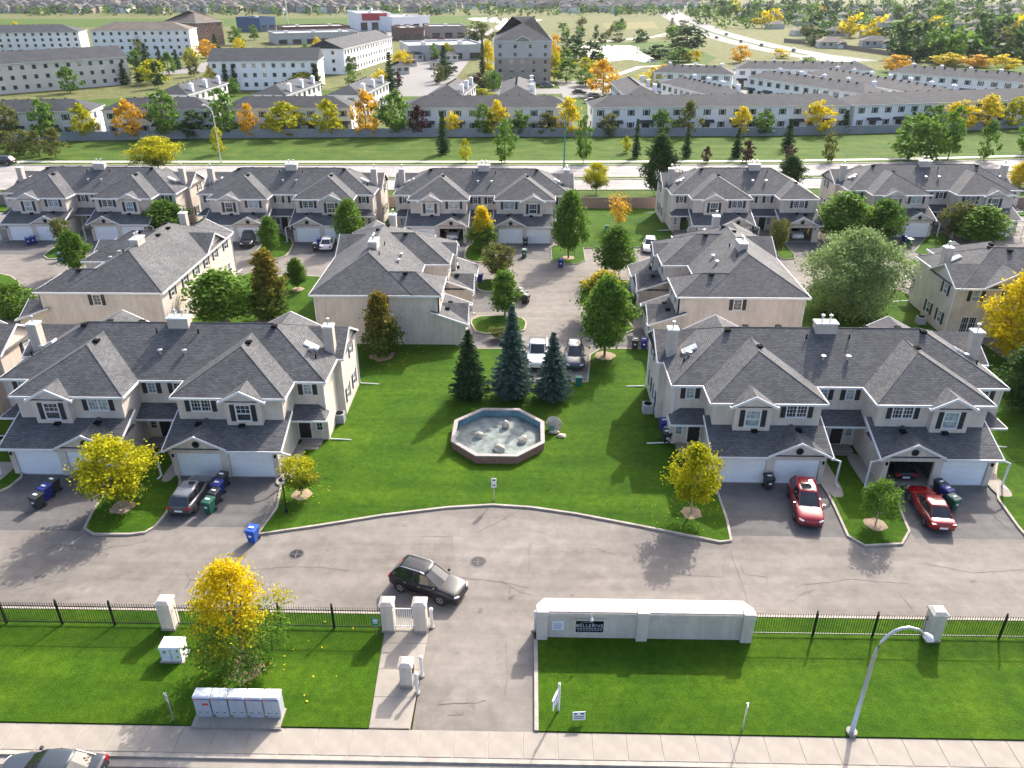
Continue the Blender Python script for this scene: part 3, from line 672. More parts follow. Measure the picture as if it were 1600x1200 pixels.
# --- lawns and islands of the complex
central = G((440, 757), (433, 795), (404, 836)) + G((500, 822), (600, 806), (700, 794), (770, 790), (830, 794), (900, 804), (1000, 823), (1125, 848), (1142, 846), (1136, 815), (1119, 765)) + [(13.5, 47.1), (13.5, 62.5), (14.3, 70.0)] + G((1012, 546), (938, 546), (922, 556), (918, 598), (800, 598), (798, 546), (725, 546)) + [(-7.2, 70.3), (-11, 89.0)] + G((500, 433), (448, 431), (405, 440)) + [(-34, 91), (-46, 70.2), (-46, 63), (-18.1, 62), (-18.1, 47.1)]
C_L = structure((lambda mb: (mb.prism(central if area(central) > 0 else central[::-1], -.03, .1), mb.build('central_lawn', 'lawn'))[-1])(MB()))
kb = MB(); kerb_line(kb, rounded(G((440, 757), (433, 795), (404, 836), (500, 822), (600, 806), (700, 794), (770, 790), (830, 794), (900, 804), (1000, 823), (1125, 848), (1142, 846), (1136, 815), (1119, 765)), 0)); kerb_line(kb, G((1012, 546), (938, 546), (922, 556), (918, 598), (800, 598), (798, 546), (725, 546))); kerb_line(kb, G((500, 433), (448, 431), (405, 440))); kb.build('kerb', 'kerb', C_L)
isl = [[(128, 836), (222, 836), (246, 822), (287, 765), (262, 700), (232, 690), (205, 716), (150, 792)], [(-90, 800), (8, 768), (40, 742), (22, 690), (-90, 690)],
       [(1298, 780), (1280, 752), (1300, 690), (1345, 690), (1356, 745), (1392, 764), (1428, 850), (1332, 855)], [(1550, 768), (1600, 838), (1690, 930), (1760, 700), (1570, 650)],
       [(-40, 425), (14, 430), (32, 443), (24, 455), (-40, 470)], [(63, 405), (89, 384), (116, 375), (121, 406)], [(395, 400), (416, 376), (437, 364), (460, 378), (450, 399), (432, 406)],
       [(725, 405), (729, 386), (746, 380), (773, 380), (775, 408), (744, 411)], [(746, 437), (800, 439), (801, 455), (757, 457), (744, 451)],
       [(734, 502), (750, 495), (788, 494), (815, 497), (823, 505), (818, 520), (746, 523)], [(955, 438), (988, 438), (988, 453), (912, 458), (908, 450)], [(976, 495), (995, 521), (917, 522), (909, 511), (916, 500)],
       [(1205, 380), (1222, 378), (1246, 404), (1220, 407)], [(540, 400), (560, 375), (585, 372), (600, 405)], [(1425, 400), (1450, 368), (1480, 364), (1490, 395)]]
for q in isl: island('lawn_island', G(*q))
island('back_lawn', G((861, 387), (863, 408), (874, 413), (903, 413), (914, 408), (911, 388), (1010, 387)) + [(20.5, 105), (20.5, 121.6), (6.0, 121.6), (6.0, 104)], True, 0)
island('side_lawn', [(26.5, 63), (46, 63), (44, 86), (40.5, 87.5), (27, 84)], True, 1); island('side_lawn', [(-84, 48), (-41.5, 48), (-41.5, 66), (-52, 70), (-84, 70)], False, 0); island('side_lawn', [(34.5, 50), (60, 50), (60, 73), (34.5, 62.5)], False, 0)
island('rear_lawn', [(-110, 118), (6.0, 118), (6.0, 121.7), (-110, 121.7)], False, 0); island('rear_lawn', [(20.6, 119), (110, 119), (110, 121.7), (20.6, 121.7)], False, 0)
for cx in (-46.5 - 1.7, -20.3):
    island('side_lawn', [(cx - .8, 104), (cx + .8, 104), (cx + .8, 118), (cx - .8, 118)], False, 0)
# concrete walks beside the garages
for x0, x1, y0, y1 in ((-30.2, -28.6, 46.2, 52.2), (-25.6 - .9, -25.6, 46.2, 50), (-40, -38.0, 45.6, 48.5), (21.3, 22.6, 45.3, 52.2), (24.3, 25.5, 45.8, 51), (33.2, 34.4, 45.6, 48.5), (-18.2, -17.0, 46, 51.5), (12.2, 13.5, 46, 51.5)):
    m = MB(); m.prism(rounded([(x0, y0), (x1, y0), (x1, y1), (x0, y1)], 2), .05, .115); structure(m.build('garden_walk', 'concrete'))
# older seam patches and utility covers in the lane
for q in (((707, 838), (828, 848), (800, 910), (716, 902)), ((708, 1075), (728, 1077), (727, 1098), (686, 1100))):
    sheet('lane_patch', G(*q), .004, 'asphalt_patch')
def cover(px, py, r):
    x, y = g(px, py); t = thing('manhole_cover', 'round iron manhole cover in the lane asphalt ' + ('beside the black SUV' if px > 600 else 'near the blue bin'), 'manhole cover', (x, y, .004))
    m = MB(); m.disc((0, 0, 0), r * 1.25, .01, 24); m.build('collar', 'asphalt_drive', t)
    m = MB(); m.disc((0, 0, .0), r, .018, 24); m.build('lid', 'black_metal', t)
    m = MB(); m.box(-r * .8, -.03, .018, r * .8, .03, .024); m.box(-.03, -r * .8, .018, .03, -.031, .024); m.box(-.03, .031, .018, .03, r * .8, .024); m.build('rib', 'asphalt_drive', t)
cover(747, 878, .42); cover(463, 866, .4)
# --- arterial road behind the complex
def strip(name, upper, lower, z, mat):
    """upper / lower: photo polylines of the far and near edge (same count)"""
    U, Lo = G(*upper), G(*lower); mb = MB()
    for i in range(len(U) - 1): mb.quad((*Lo[i], z), (*Lo[i + 1], z), (*U[i + 1], z), (*U[i], z))
    return structure(mb.build(name, mat))
xs = (-160, 0, 300, 600, 900, 1200, 1450, 1620, 1800)
fenceY = dict(zip(xs, (227, 222, 216, 213.5, 213, 212, 206, 198, 190)))
walkY = dict(zip(xs, (254, 252, 252, 252, 252, 251, 247, 242, 236)))
def at(d, o): return [(x, d[x] + o) for x in xs]
strip('verge_lawn', at(fenceY, -3), at(walkY, 14), -.06, 'lawn_far')
strip('verge_walk', at(walkY, -1.2), at(walkY, 1.4), -.05, 'path_far')
strip('arterial_road', at(walkY, 6.5), at(walkY, 46), -.055, 'asphalt_road')
strip('near_verge', at(walkY, 44), at(walkY, 74), -.05, 'lawn_far')
strip('road_median', [(x, walkY[x] + 24) for x in xs[3:]], [(x, walkY[x] + 28) for x in xs[3:]], -.04, 'lawn_far')
kb = MB(); kerb_line(kb, G(*at(walkY, 6)), .4, -.06, .06); kerb_line(kb, G(*at(walkY, 44.5)), .4, -.06, .06)
kerb_line(kb, G(*[(x, walkY[x] + 28.2) for x in xs[3:]]), .4, -.06, .06); structure(kb.build('road_kerb', 'kerb'))

# tar-sealed cracks in the lane: thin strips lying on the asphalt
def crack(px, w=.028):
    P = [Vector(p) for p in G(*px)]; q = []
    for i in range(len(P) - 1):
        n = max(2, int((P[i + 1] - P[i]).length / .35))
        for k in range(n): q.append(P[i].lerp(P[i + 1], k / n) + Vector((rnd.gauss(0, .03), rnd.gauss(0, .03))))
    q.append(P[-1]); mb = MB(); R = []
    for i, p in enumerate(q):
        d = (q[min(i + 1, len(q) - 1)] - q[max(0, i - 1)]).normalized(); k = Vector((d.y, -d.x)) * w * rnd.uniform(.35, .8); R.append((p - k, p + k))
    for i in range(len(q) - 1): mb.quad((*R[i][0], .009), (*R[i][1], .009), (*R[i + 1][1], .009), (*R[i + 1][0], .009))
    structure(mb.build('sealed_crack', 'tar'))
plain('tar', (.125, .115, .105), .9)
for c_ in (((240, 940), (262, 905), (280, 882)), ((390, 890), (450, 886), (497, 886), (545, 892)), ((497, 886), (505, 868), (515, 850)), ((660, 838), (707, 838), (706, 862)), ((716, 902), (798, 912), (826, 918)), ((828, 848), (826, 895)), ((1060, 898), (1130, 902), (1131, 868)), ((1160, 885), (1162, 898), (1200, 902), (1198, 915)), ((1140, 860), (1155, 900), (1170, 945)),
           ((686, 1100), (745, 1098), (760, 1095)), ((700, 1118), (722, 1116), (725, 1112)), ((708, 1075), (686, 1100)), ((1105, 770), (1180, 800), (1200, 812)), ((345, 780), (420, 785)), ((30, 880), (90, 850), (150, 860), (230, 846)), ((830, 930), (812, 925), (780, 905)), ((860, 500), (862, 520), (870, 560)), ((1440, 880), (1520, 895), (1600, 890)), ((1250, 915), (1330, 905), (1420, 912))): crack(c_)
# ------------------------------------------------------------------ street edge: fence, pillars, gate, sign wall
FY = 32.2
def pillar(x, y, w, h, label, group='stucco fence pillars', name='fence_pillar'):
    t = thing(name, label, 'pillar', (x, y, .08), group=group)
    m = MB(); m.box(-w / 2, -w / 2, 0, w / 2, w / 2, h - .18); m.build('shaft', 'stucco_pale', t)
    m = MB(); m.box(-w / 2 - .06, -w / 2 - .06, h - .18, w / 2 + .06, w / 2 + .06, h - .06); m.box(-w / 2 - .05, -w / 2 - .05, h - .06, w / 2 + .05, w / 2 + .05, h + .08, taper=.16); m.build('cap', 'stucco_pale', t)
    m = MB(); m.box(-w / 2 - .03, -w / 2 - .03, 0, w / 2 + .03, w / 2 + .03, .16); m.build('plinth', 'concrete', t)
    return t
pillar(-19.85, FY, .72, 2.0, 'stucco fence pillar beside the yellow-topped tree and utility box')
pillar(22.4, FY, .72, 2.05, 'stucco fence pillar behind the curved street light'); 
pillar(-7.55, FY + .1, .68, 2.05, 'stucco gate pillar where the long fence ends, with the green plaque'); pillar(-5.75, FY + .1, .68, 2.05, 'stucco gate pillar beside the entrance drive and white bollard')
kp = pillar(-6.0, 28.5, .62, 1.55, 'short stucco keypad pillar standing on the gate path', name='keypad_pillar')
m = MB(); m.box(.28, -.14, .85, .38, .14, 1.2); m.build('keypad', 'plastic_black', kp)
def fence(x0, x1, label, posts):
    t = thing('iron_fence', label, 'fence', (x0, FY, .1), group='black iron picket fence runs'); L = x1 - x0
    for z in (.16, 1.32):
        m = MB(); m.box(0, -.02, z, L, .02, z + .045); m.build('rail', 'black_metal', t)
    pm = MB(); n = int(L / .135)
    for i in range(n):
        x = (i + .5) * L / n; pm.box(x - .011, -.011, .08, x + .011, .011, 1.52); pm.add([(x - .02, -.02, 1.52), (x + .02, -.02, 1.52), (x + .02, .02, 1.52), (x - .02, .02, 1.52), (x, 0, 1.62)], [(0, 1, 4), (1, 2, 4), (2, 3, 4), (3, 0, 4)])
    p = pm.build('pickets', 'black_metal', t); p['kind'] = 'stuff'
    for x in posts:
        m = MB(); m.box(-.045, -.045, 0, .045, .045, 1.72); m.tube([(0, 0, 1.72), (0, 0, 1.78), (0, 0, 1.86)], [.03, .06, .01], 8)
        o = m.build('post', 'black_metal', t); o.location = (x - x0, 0, 0)
gx = lambda px: g(px, 980)[0]
fence(-45, -20.2, 'black iron fence run beside the lane from the utility box outward', [-43.2, -39.6, -36.1, -32.6, -29.2, gx(97), gx(180)])
fence(-19.45, -7.9, 'black iron fence run behind the yellow-topped tree up to the gate', [gx(441), gx(524), -16.4])
fence(12.55, 22.0, 'black iron fence run between the sign wall and the stucco pillar', [gx(1262) , gx(1353)])
fence(22.8, 48, 'black iron fence run beyond the stucco pillar and street light', [gx(1545), 28.6, 32, 35.6, 39, 42.5, 46])
gt = thing('white_gate', 'white barred pedestrian gate hung between the two stucco gate pillars', 'gate', (-6.65, FY + .1, .1))
for z in (.12, 1.42):
    m = MB(); m.box(-.54, -.025, z, .54, .025, z + .05); m.build('rail', 'white_trim', gt)
for i in range(9):
    m = shared('gatebar', lambda: (lambda q: (q.box(-.018, -.016, .171, .018, .016, 1.419), q.mesh('bar', ['white_trim']))[-1])(MB())); link('bar', m, gt, (-.48 + i * .12, 0, 0))
m = MB(); m.tube([(.45, -.03, .85), (.45, -.1, .85)], .03, 8); m.build('latch', 'black_metal', gt)
def bollard(px, py, label):
    x, y = g(px, py); t = thing('bollard', label, 'bollard', (x, y, 0), group='white bollards by the entrance drive')
    m = MB(); m.tube([(0, 0, 0), (0, 0, 1.25)], .085, 12); m.build('post', 'white_trim', t); m = MB(); m.tube([(0, 0, 1.25), (0, 0, 1.36), (0, 0, 1.42), (0, 0, 1.45)], [.115, .12, .08, .01], 12); m.build('cap', 'white_trim', t); m = MB(); m.disc((0, 0, 0), .17, .09, 12); m.build('footing', 'concrete', t)
bollard(675, 980, 'white bollard beside the gate pillar at the edge of the entrance drive'); bollard(659, 1056, 'white bollard just behind the short keypad pillar'); bollard(652, 1083, 'white bollard just in front of the short keypad pillar')
bollard(836, 985, 'white bollard at the drive end of the long sign wall')
def flatsign(parent, name, w, h, mat, marks, y=-.015):
    m = MB(); m.box(-w / 2, -.012, -h / 2, w / 2, .012, h / 2); o = m.build(name, mat, parent)
    for nm, mt, rects in marks:
        k = MB()
        for a, b, c, d in rects: k.box(a, y - .004, b, c, y, d)
        k.build(nm, mt, o)
    return o
pq = thing('notice_plaque', 'small green notice plaque at the fence end beside the gate pillar', 'sign', (-8.15, FY - .5, .1))
m = MB(); m.tube([(0, .02, 0), (0, .02, 1.05)], .025, 6); m.build('post', 'galvanised', pq)
s_ = flatsign(pq, 'panel', .42, .5, 'sign_green', [('print', 'sign_white', [(-.14, .08, .14, .17), (-.14, -.02, .14, .03), (-.14, -.12, .1, -.07)])]); s_.location = (0, 0, 1.05)
# the long sign wall
SW = thing('sign_wall', 'long pale stucco entrance wall with sloped cap and black name sign', 'wall', (.68, 31.7, .05)); WL = 11.75
m = MB(); m.box(.1, .1, 0, WL - .1, .75, 1.78); m.build('wall_body', 'stucco_pale', SW)
m = MB(); m.prism([(-.02, -.06), (WL + .02, -.06), (WL + .02, .55), (WL - .4, 1.1), (.4, 1.1), (-.02, .55)], 1.78, 1.97); m.prism([(.06, .02), (WL - .06, .02), (WL - .06, .5), (WL - .44, 1.02), (.44, 1.02), (.06, .5)], 1.971, 2.03); m.build('cap', 'stucco_pale', SW)
m = MB(); m.box(.1, .751, 0, WL - .1, .98, 1.775); m.build('back_wall', 'stucco_pale', SW)
for x in (.0, 5.45, WL - .6):
    m = MB(); m.box(x, -.12, 0, x + .6, .12, 1.80); m.box(x - .05, -.17, 1.80, x + .65, .3, 2.09, taper=.04); m.build('pilaster', 'stucco_pale', SW)
sg = MB(); a, b, c, d = 1.98, .38, 3.82, 1.48
for q in ((a, b, a + .16, d), (c - .16, b, c, d), (a + .16, b, c - .16, b + .13), (a + .16, d - .13, c - .16, d)): sg.box(q[0], .03, q[1], q[2], .099, q[3])
sg = sg.build('sign_frame', 'stucco_pale', SW)
m = MB(); m.box(a + .16, .06, b + .13, c - .16, .098, d - .13); m.build('sign_panel', 'sign_black', sg)
def text3d(parent, txt, size, loc, mat, depth=.006, name='lettering', spacing=1.0, rx=math.pi / 2):
    cu = bpy.data.curves.new(name, 'FONT'); cu.body = txt; cu.size = size; cu.align_x = 'CENTER'; cu.align_y = 'CENTER'; cu.extrude = depth; cu.space_character = spacing
    o = bpy.data.objects.new('tmp', cu); COL.objects.link(o); dg = bpy.context.evaluated_depsgraph_get(); me = bpy.data.meshes.new_from_object(o.evaluated_get(dg)); me.materials.clear(); me.materials.append(M[mat])
    bpy.data.objects.remove(o); q = link(name, me, parent, loc); q.rotation_euler = (rx, 0, 0); return q
text3d(sg, 'BELLERIVE', .30, (2.9, .052, .97), 'letter', spacing=1.12)
k = MB(); k.box(2.2, .05, .76, 3.62, .058, .785)
for i in range(9): k.box(2.24 + i * .155, .05, .64, 2.24 + i * .155 + .11, .058, .675)
pts = [(2.75 + .42 * math.cos(t), .055, 1.02 + .22 * math.sin(t)) for t in [math.pi * i / 12 for i in range(13)]]; k.tube(pts, .008, 4); k.build('sign_marks', 'letter', sg)
pl = MB(); pl.box(.85, .07, .62, 1.5, .099, 1.25); pl = pl.build('notice_board', 'sign_white', SW); k = MB()
for i in range(6): k.box(.93, .062, .72 + i * .08, 1.42 - .08 * (i % 2), .069, .735 + i * .08)
k.build('notice_print', 'label_blue', pl)
gl = thing('sign_lamp', 'white gooseneck lamp reaching over the name sign on the stucco wall', 'lamp', (3.58, 32.0, 1.95))
m = MB(); m.tube([(0, .25, -.05), (0, .2, .35), (0, -.1, .5), (.02, -.6, .42), (.03, -.72, .1)], .02, 6); m.build('arm', 'white_trim', gl); m = MB(); m.tube([(.03, -.72, .12), (.03, -.73, .02), (.03, -.74, -.06)], [.03, .09, .1], 10); m.build('lamp_shade', 'white_trim', gl)
# --- mailboxes
mp = MB(); mp.box(-16.15, 25.62, 0, -11.8, 26.75, .17); structure(mp.build('mailbox_pad', 'concrete'))
bx = MB()
for r in range(3):
    for i in range(9): bx.box(-16.1 + i * .48 + (.1 if r % 2 else 0), 25.55, .0 + r * .055, -15.66 + i * .48 + (.1 if r % 2 else 0), 25.615, .048 + r * .055)
structure(bx.build('pad_edging', 'concrete'))
for i in range(5):
    t = thing('community_mailbox', ['grey community mailbox cabinet with a red sticker, by the no-parking sign', 'grey community mailbox cabinet next to the one with the red sticker', 'grey community mailbox cabinet in the middle of the row of five', 'grey community mailbox cabinet next to the end one nearest the gate path', 'grey community mailbox cabinet at the row end nearest the gate path'][i], 'mailbox', (-15.62 + i * .85, 26.35, .17), group='community mailboxes on the concrete pad')
    m = MB(); m.box(-.33, -.2, 0, .33, .2, .24); m.build('pedestal', 'mail_grey', t)
    m = MB(); m.add([(-.39, -.27, .24), (.39, -.27, .24), (.39, .27, .24), (-.39, .27, .24), (-.39, -.27, 1.36), (.39, -.27, 1.36), (.39, .27, 1.44), (-.39, .27, 1.44)], [(3, 2, 1, 0), (4, 5, 6, 7), (0, 1, 5, 4), (1, 2, 6, 5), (2, 3, 7, 6), (3, 0, 4, 7)]); m.build('cabinet', 'mail_grey', t)
    m = MB(); m.box(-.41, -.29, 1.44, .41, .29, 1.5, taper=.03); m.add([(-.4, -.285, 1.36), (.4, -.285, 1.36), (.4, .28, 1.439), (-.4, .28, 1.439)], [(0, 1, 2, 3)]); m.build('lid', 'sign_white', t)  # lid whiter than the cabinet: sunlight on its top put into the colour
    for sx in (-1, 1):
        d = MB(); d.box(sx * .19 - .17, -.285, .3, sx * .19 + .17, -.271, 1.26); d = d.build('door', 'mail_grey', t); h = MB(); h.box(sx * .19 - .06, -.293, .42, sx * .19 + .06, -.286, .46); h.build('lock', 'ink', d)
    s = MB(); s.box(-.38, -.279, 1.28, -.08, -.272, 1.325); s.build('red_stripe', 'label_red', t); s = MB(); s.box(-.08, -.279, 1.28, .38, -.272, 1.325); s.build('blue_stripe', 'label_blue', t)
    if i == 0: s = MB(); s.box(.02, -.295, .92, .32, -.287, 1.05); s.build('sticker', 'label_red', t)
# --- utility box
t = thing('utility_box', 'pale green-grey utility cabinet on the front lawn behind the mailboxes', 'utility box', (-18.7, 30.0, .1))
m = MB(); m.box(-.55, -.38, 0, .55, .38, .95); m.build('cabinet', 'sign_white', t); m = MB(); m.box(-.6, -.43, .95, .6, .43, 1.05, taper=.04); m.build('lid', 'sign_white', t); m = MB(); m.box(-.02, -.388, .1, .02, -.381, .9); m.box(-.4, -.388, .62, -.24, -.381, .8); m.build('latch', 'galvanised', t); m = MB(); m.box(-.65, -.48, -.1, .65, .48, .04); m.build('pad', 'concrete', t)
def signpost(x, y, h, label, rz, panel, name='street_sign', lean=0.0):
    t = thing(name, label, 'sign', (x, y, .05), rz); m = MB(); m.box(-.028, -.028, 0, .028, .028, h); m.build('post', 'galvanised', t)
    s = panel(t); s.location = (0, -.045, h - .3); return t
def nopark(t):
    o = flatsign(t, 'panel', .32, .46, 'sign_white', [])
    m = MB(); n = 20
    for i in range(n):
        a0, a1 = 2 * math.pi * i / n, 2 * math.pi * (i + 1) / n; P = lambda a, r: (r * math.cos(a), -.018, .04 + r * math.sin(a)); m.quad(P(a0, .095), P(a1, .095), P(a1, .13), P(a0, .13))
    m.add([(-.095, -.019, .11), (-.07, -.019, .135), (.095, -.019, -.03), (.07, -.019, -.055)], [(0, 1, 2, 3)]); m.build('ring', 'label_red', o)
    text3d(o, 'P', .2, (0, -.016, .04), 'ink', .001, 'letter_p'); return o
signpost(-17.15, 25.95, 2.0, 'no-parking sign on a thin post beside the community mailboxes', math.radians(-40), nopark)
signpost(10.62, 26.0, 1.9, 'narrow sign turned edge-on, on a thin post by the right-hand sidewalk', math.radians(68), nopark)
def whitepanel(t): return flatsign(t, 'panel', .34, .75, 'sign_white', [('print', 'ink', [(-.1, .18, .1, .3), (-.1, -.25, -.02, -.12), (.02, -.25, .1, -.12)])])
signpost(-2.17, 44.35, 1.9, 'white notice sign on a thin post at the lawn edge before the fountain', 0, whitepanel)
t = thing('estate_sign', 'white hanging real-estate sign post on the lawn by the entrance drive', 'sign', (1.75, 26.95, .1), math.radians(68))
m = MB(); m.box(-.05, -.05, 0, .05, .05, 1.9); m.build('post', 'white_trim', t); m = MB(); m.box(-.95, -.035, 1.62, -.05, .035, 1.7); m.build('arm', 'white_trim', t); s = flatsign(t, 'panel', .75, .6, 'sign_white', [('print', 'label_blue', [(-.28, .08, .28, .2), (-.28, -.2, .2, -.1)])]); s.location = (-.5, 0, 1.2)
t = thing('lawn_sign', 'small white lawn sign standing low in the grass by the sidewalk', 'sign', (2.72, 26.3, .1), math.radians(4)); s = flatsign(t, 'panel', .62, .45, 'sign_white', [('print', 'ink', [(-.24, .08, -.1, .16), (.08, .08, .24, .16), (-.24, -.04, .24, 0), (-.24, -.14, .24, -.1)])]); s.location = (0, 0, .42); s.rotation_euler = (-.25, 0, 0)
for sx in (-1, 1): m = MB(); m.tube([(sx * .22, .01, 0), (sx * .22, .01, .3)], .012, 5); m.build('stake', 'galvanised', t)
# --- curved street light
t = thing('street_light', 'tall grey curved-arm street light at the sidewalk before the iron fence', 'street light', (15.85, 25.95, .02))
pts = [(0, 0, 0), (0, 0, 5.2)] + [(1.15 - 1.15 * math.cos(a), 0, 5.2 + 1.75 * math.sin(a)) for a in [math.pi * .5 * i / 6 for i in range(1, 7)]] + [(1.6, 0, 6.85), (2.0, .0, 6.5)]
m = MB(); m.tube(pts, [.115, .085] + [.075] * 6 + [.06, .05], 10); m.build('pole', 'galvanised', t, True); m = MB(); m.tube([(1.9, 0, 6.6), (2.0, 0, 6.5), (2.2, 0, 6.32), (2.4, 0, 6.17)], [.07, .15, .19, .06], 12); m.build('lamp_head', 'sign_white', t, True); m = MB(); m.disc((0, 0, 0), .26, .22, 12); m.build('base', 'concrete', t)
def farlamp(px, py, h, label, mat='galvanised'):
    x, y = g(px, py); t = thing('street_light', label, 'street light', (x, y, -.05)); m = MB(); m.tube([(0, 0, 0), (0, 0, h * .85), (-.4, 0, h * .95), (-1.3, 0, h)], [.14, .11, .09, .08], 8); m.build('pole', mat, t); m = MB(); m.tube([(-1.2, 0, h), (-1.5, 0, h), (-1.9, 0, h - .05)], [.1, .18, .1], 8); m.build('lamp_head', 'sign_white', t)
farlamp(346, 256, 11, 'tall grey street light on the arterial verge beside the bushy yellow-green tree'); farlamp(881, 262, 11, 'green street light on the arterial road behind the townhouses', 'sign_green')
# --- small lamp post on the central lawn
t = thing('lamp_post', 'short black garden lamp post on the lawn near the bright blue bin', 'lamp post', (-16.25, 42.8, .1)); m = MB(); m.tube([(0, 0, 0), (0, 0, .3), (0, 0, .35), (0, 0, 2.3)], [.12, .1, .05, .045], 10); m.build('post', 'black_metal', t); m = MB(); m.tube([(0, 0, 2.3), (0, 0, 2.4), (0, 0, 2.62)], [.06, .14, .19], 8); m.build('lantern', 'lamp_lens', t); m = MB(); m.tube([(0, 0, 2.62), (0, 0, 2.66), (0, 0, 2.8)], [.22, .22, .03], 8); m.build('cap', 'black_metal', t)
# ------------------------------------------------------------------ fountain
fo = [(-3.6, 56.2), (-.6, 56.2), (1.38, 54.15), (1.38, 51.0), (-.65, 49.05), (-3.72, 49.05), (-5.7, 51.05), (-5.7, 54.2)]; fc = Vector((-2.15, 52.62))
t = thing('octagon_fountain', 'drained octagonal brick fountain basin with blue-green inner walls on the lawn', 'fountain', (fc.x, fc.y, .1)); rel = [Vector(p) - fc for p in fo]
for i in range(8):
    a, b = rel[i], rel[(i + 1) % 8]; ai, bi = a * .93, b * .93; ao, bo = a * 1.0, b * 1.0
    m = MB(); m.add([(*ao, 0), (*bo, 0), (*bo, .62), (*ao, .62), (*(a * .97), 0), (*(b * .97), 0), (*(b * .97), .62), (*(a * .97), .62)], [(0, 1, 2, 3), (4, 5, 6, 7)]); sd = m.build('basin_side', 'brick_red', t)
    m = MB(); m.add([(*(a * .969), .02), (*(b * .969), .02), (*(b * .969), .618), (*(a * .969), .618)], [(0, 1, 2, 3)]); m.build('liner', 'pool_blue', sd)
    m = MB(); m.add([(*(a * 1.02), .62), (*(b * 1.02), .62), (*bi, .62), (*ai, .62), (*(a * 1.02), .72), (*(b * 1.02), .72), (*bi, .72), (*ai, .72)], [(4, 5, 6, 7), (0, 1, 5, 4), (2, 3, 7, 6), (3, 2, 1, 0)]); m.build('coping', 'pool_rim', t)
m = MB(); m.poly([(*(p * .965), .06) for p in rel]); m.build('basin_floor', 'pool_floor', t)
def rock_mesh(seed, r):
    import bmesh
    bm = bmesh.new(); bmesh.ops.create_icosphere(bm, subdivisions=3, radius=1.0); q = random.Random(seed); ds = [Vector((q.uniform(-1, 1), q.uniform(-1, 1), q.uniform(-1, 1))).normalized() for _ in range(16)]; hs = [q.uniform(.62, .95) for _ in ds]
    for v in bm.verts:
        for d, h in zip(ds, hs):
            k = v.co.dot(d)
            if k > h: v.co -= d * (k - h) * .85
        v.co = Vector((v.co.x * r[0], v.co.y * r[1], v.co.z * r[2] + r[2] * .6))
    me = bpy.data.meshes.new('boulder'); bm.to_mesh(me); bm.free(); me.materials.append(M['rock']); return me
for i, (px, py, r, z, lb) in enumerate(((748, 683, (.42, .36, .36), .16, 'pale boulder in the drained fountain nearest the lawn path side, left of two'), (790, 668, (.34, .32, .46), .16, 'upright pale boulder in the drained fountain by its far wall'), (780, 704, (.5, .4, .36), .16, 'rounded boulder in the drained fountain closest to the lane'), (818, 690, (.48, .4, .36), .16, 'greenish boulder in the drained fountain beside the standing stone'),
        (866, 671, (.72, .34, .85), .1, 'large standing stone with a green plaque beside the fountain'), (867, 676, (.5, .32, .22), .1, 'small white stone at the foot of the plaque stone'), (878, 682, (.42, .34, .2), .1, 'small white stone lying lowest, in front of the plaque stone'))):
    lb = 'pale low boulder in the drained fountain facing the grey hatchback' if i == 0 else lb
    x, y = g(px, py, z); o = link('boulder', rock_mesh(i, r), None, (x, y, z - .05), .1 if i > 3 else i * 1.3); tag(o, lb, 'rock', 'boulders in and beside the fountain')
m = MB(); x, y = g(862, 662, .8); m.box(-.16, -.012, -.2, .16, .012, .2); o = m.build('stone_plaque', 'sign_green'); o.location = (x, y - .62, .75); o.rotation_euler = (-.35, 0, 0); tag(o, 'small green plaque fixed to the standing stone beside the fountain', 'plaque')
# ------------------------------------------------------------------ air conditioners and small things
for px, py, lb in ((1011, 645, 'grey air-conditioner unit by the end wall above the two bins'), (532, 660, 'dark air-conditioner unit by the end wall facing the fountain lawn'), (1437, 507, 'grey air-conditioner unit beside the gable end with the golden tree'), (1055, 356, 'dark air-conditioner unit by the block at the open lawn')):
    x, y = g(px, py); t = thing('air_conditioner', lb, 'air conditioner', (x, y, .1), group='air conditioner units'); m = MB(); m.box(-.4, -.4, 0, .4, .4, .8); m.build('cabinet', 'siding_grey' if px > 600 else 'fence_grey', t); m = MB(); m.disc((0, 0, .8), .33, .03, 18); m.build('fan_grille', 'vent_black', t)
    for k in range(6): q = MB(); q.box(-.402 + .0, -.412, .1 + k * .11, .402, -.401, .14 + k * .11); q.build('louvre', 'fence_grey', t)
for px, py, lb in ((904, 603, 'green utility pedestal at the corner of the parking stall'), (968, 327, 'dark green utility cabinet by the brown wall'), (948, 362, 'pale utility box on the back lawn')):
    x, y = g(px, py); o = MB(); o.box(-.3, -.22, 0, .3, .22, .75); o.box(-.33, -.25, .75, .33, .25, .83, taper=.03); o = o.build('utility_pedestal', 'sign_green' if px < 950 else 'bin_black'); o.location = (x, y, .1); tag(o, lb, 'utility box')
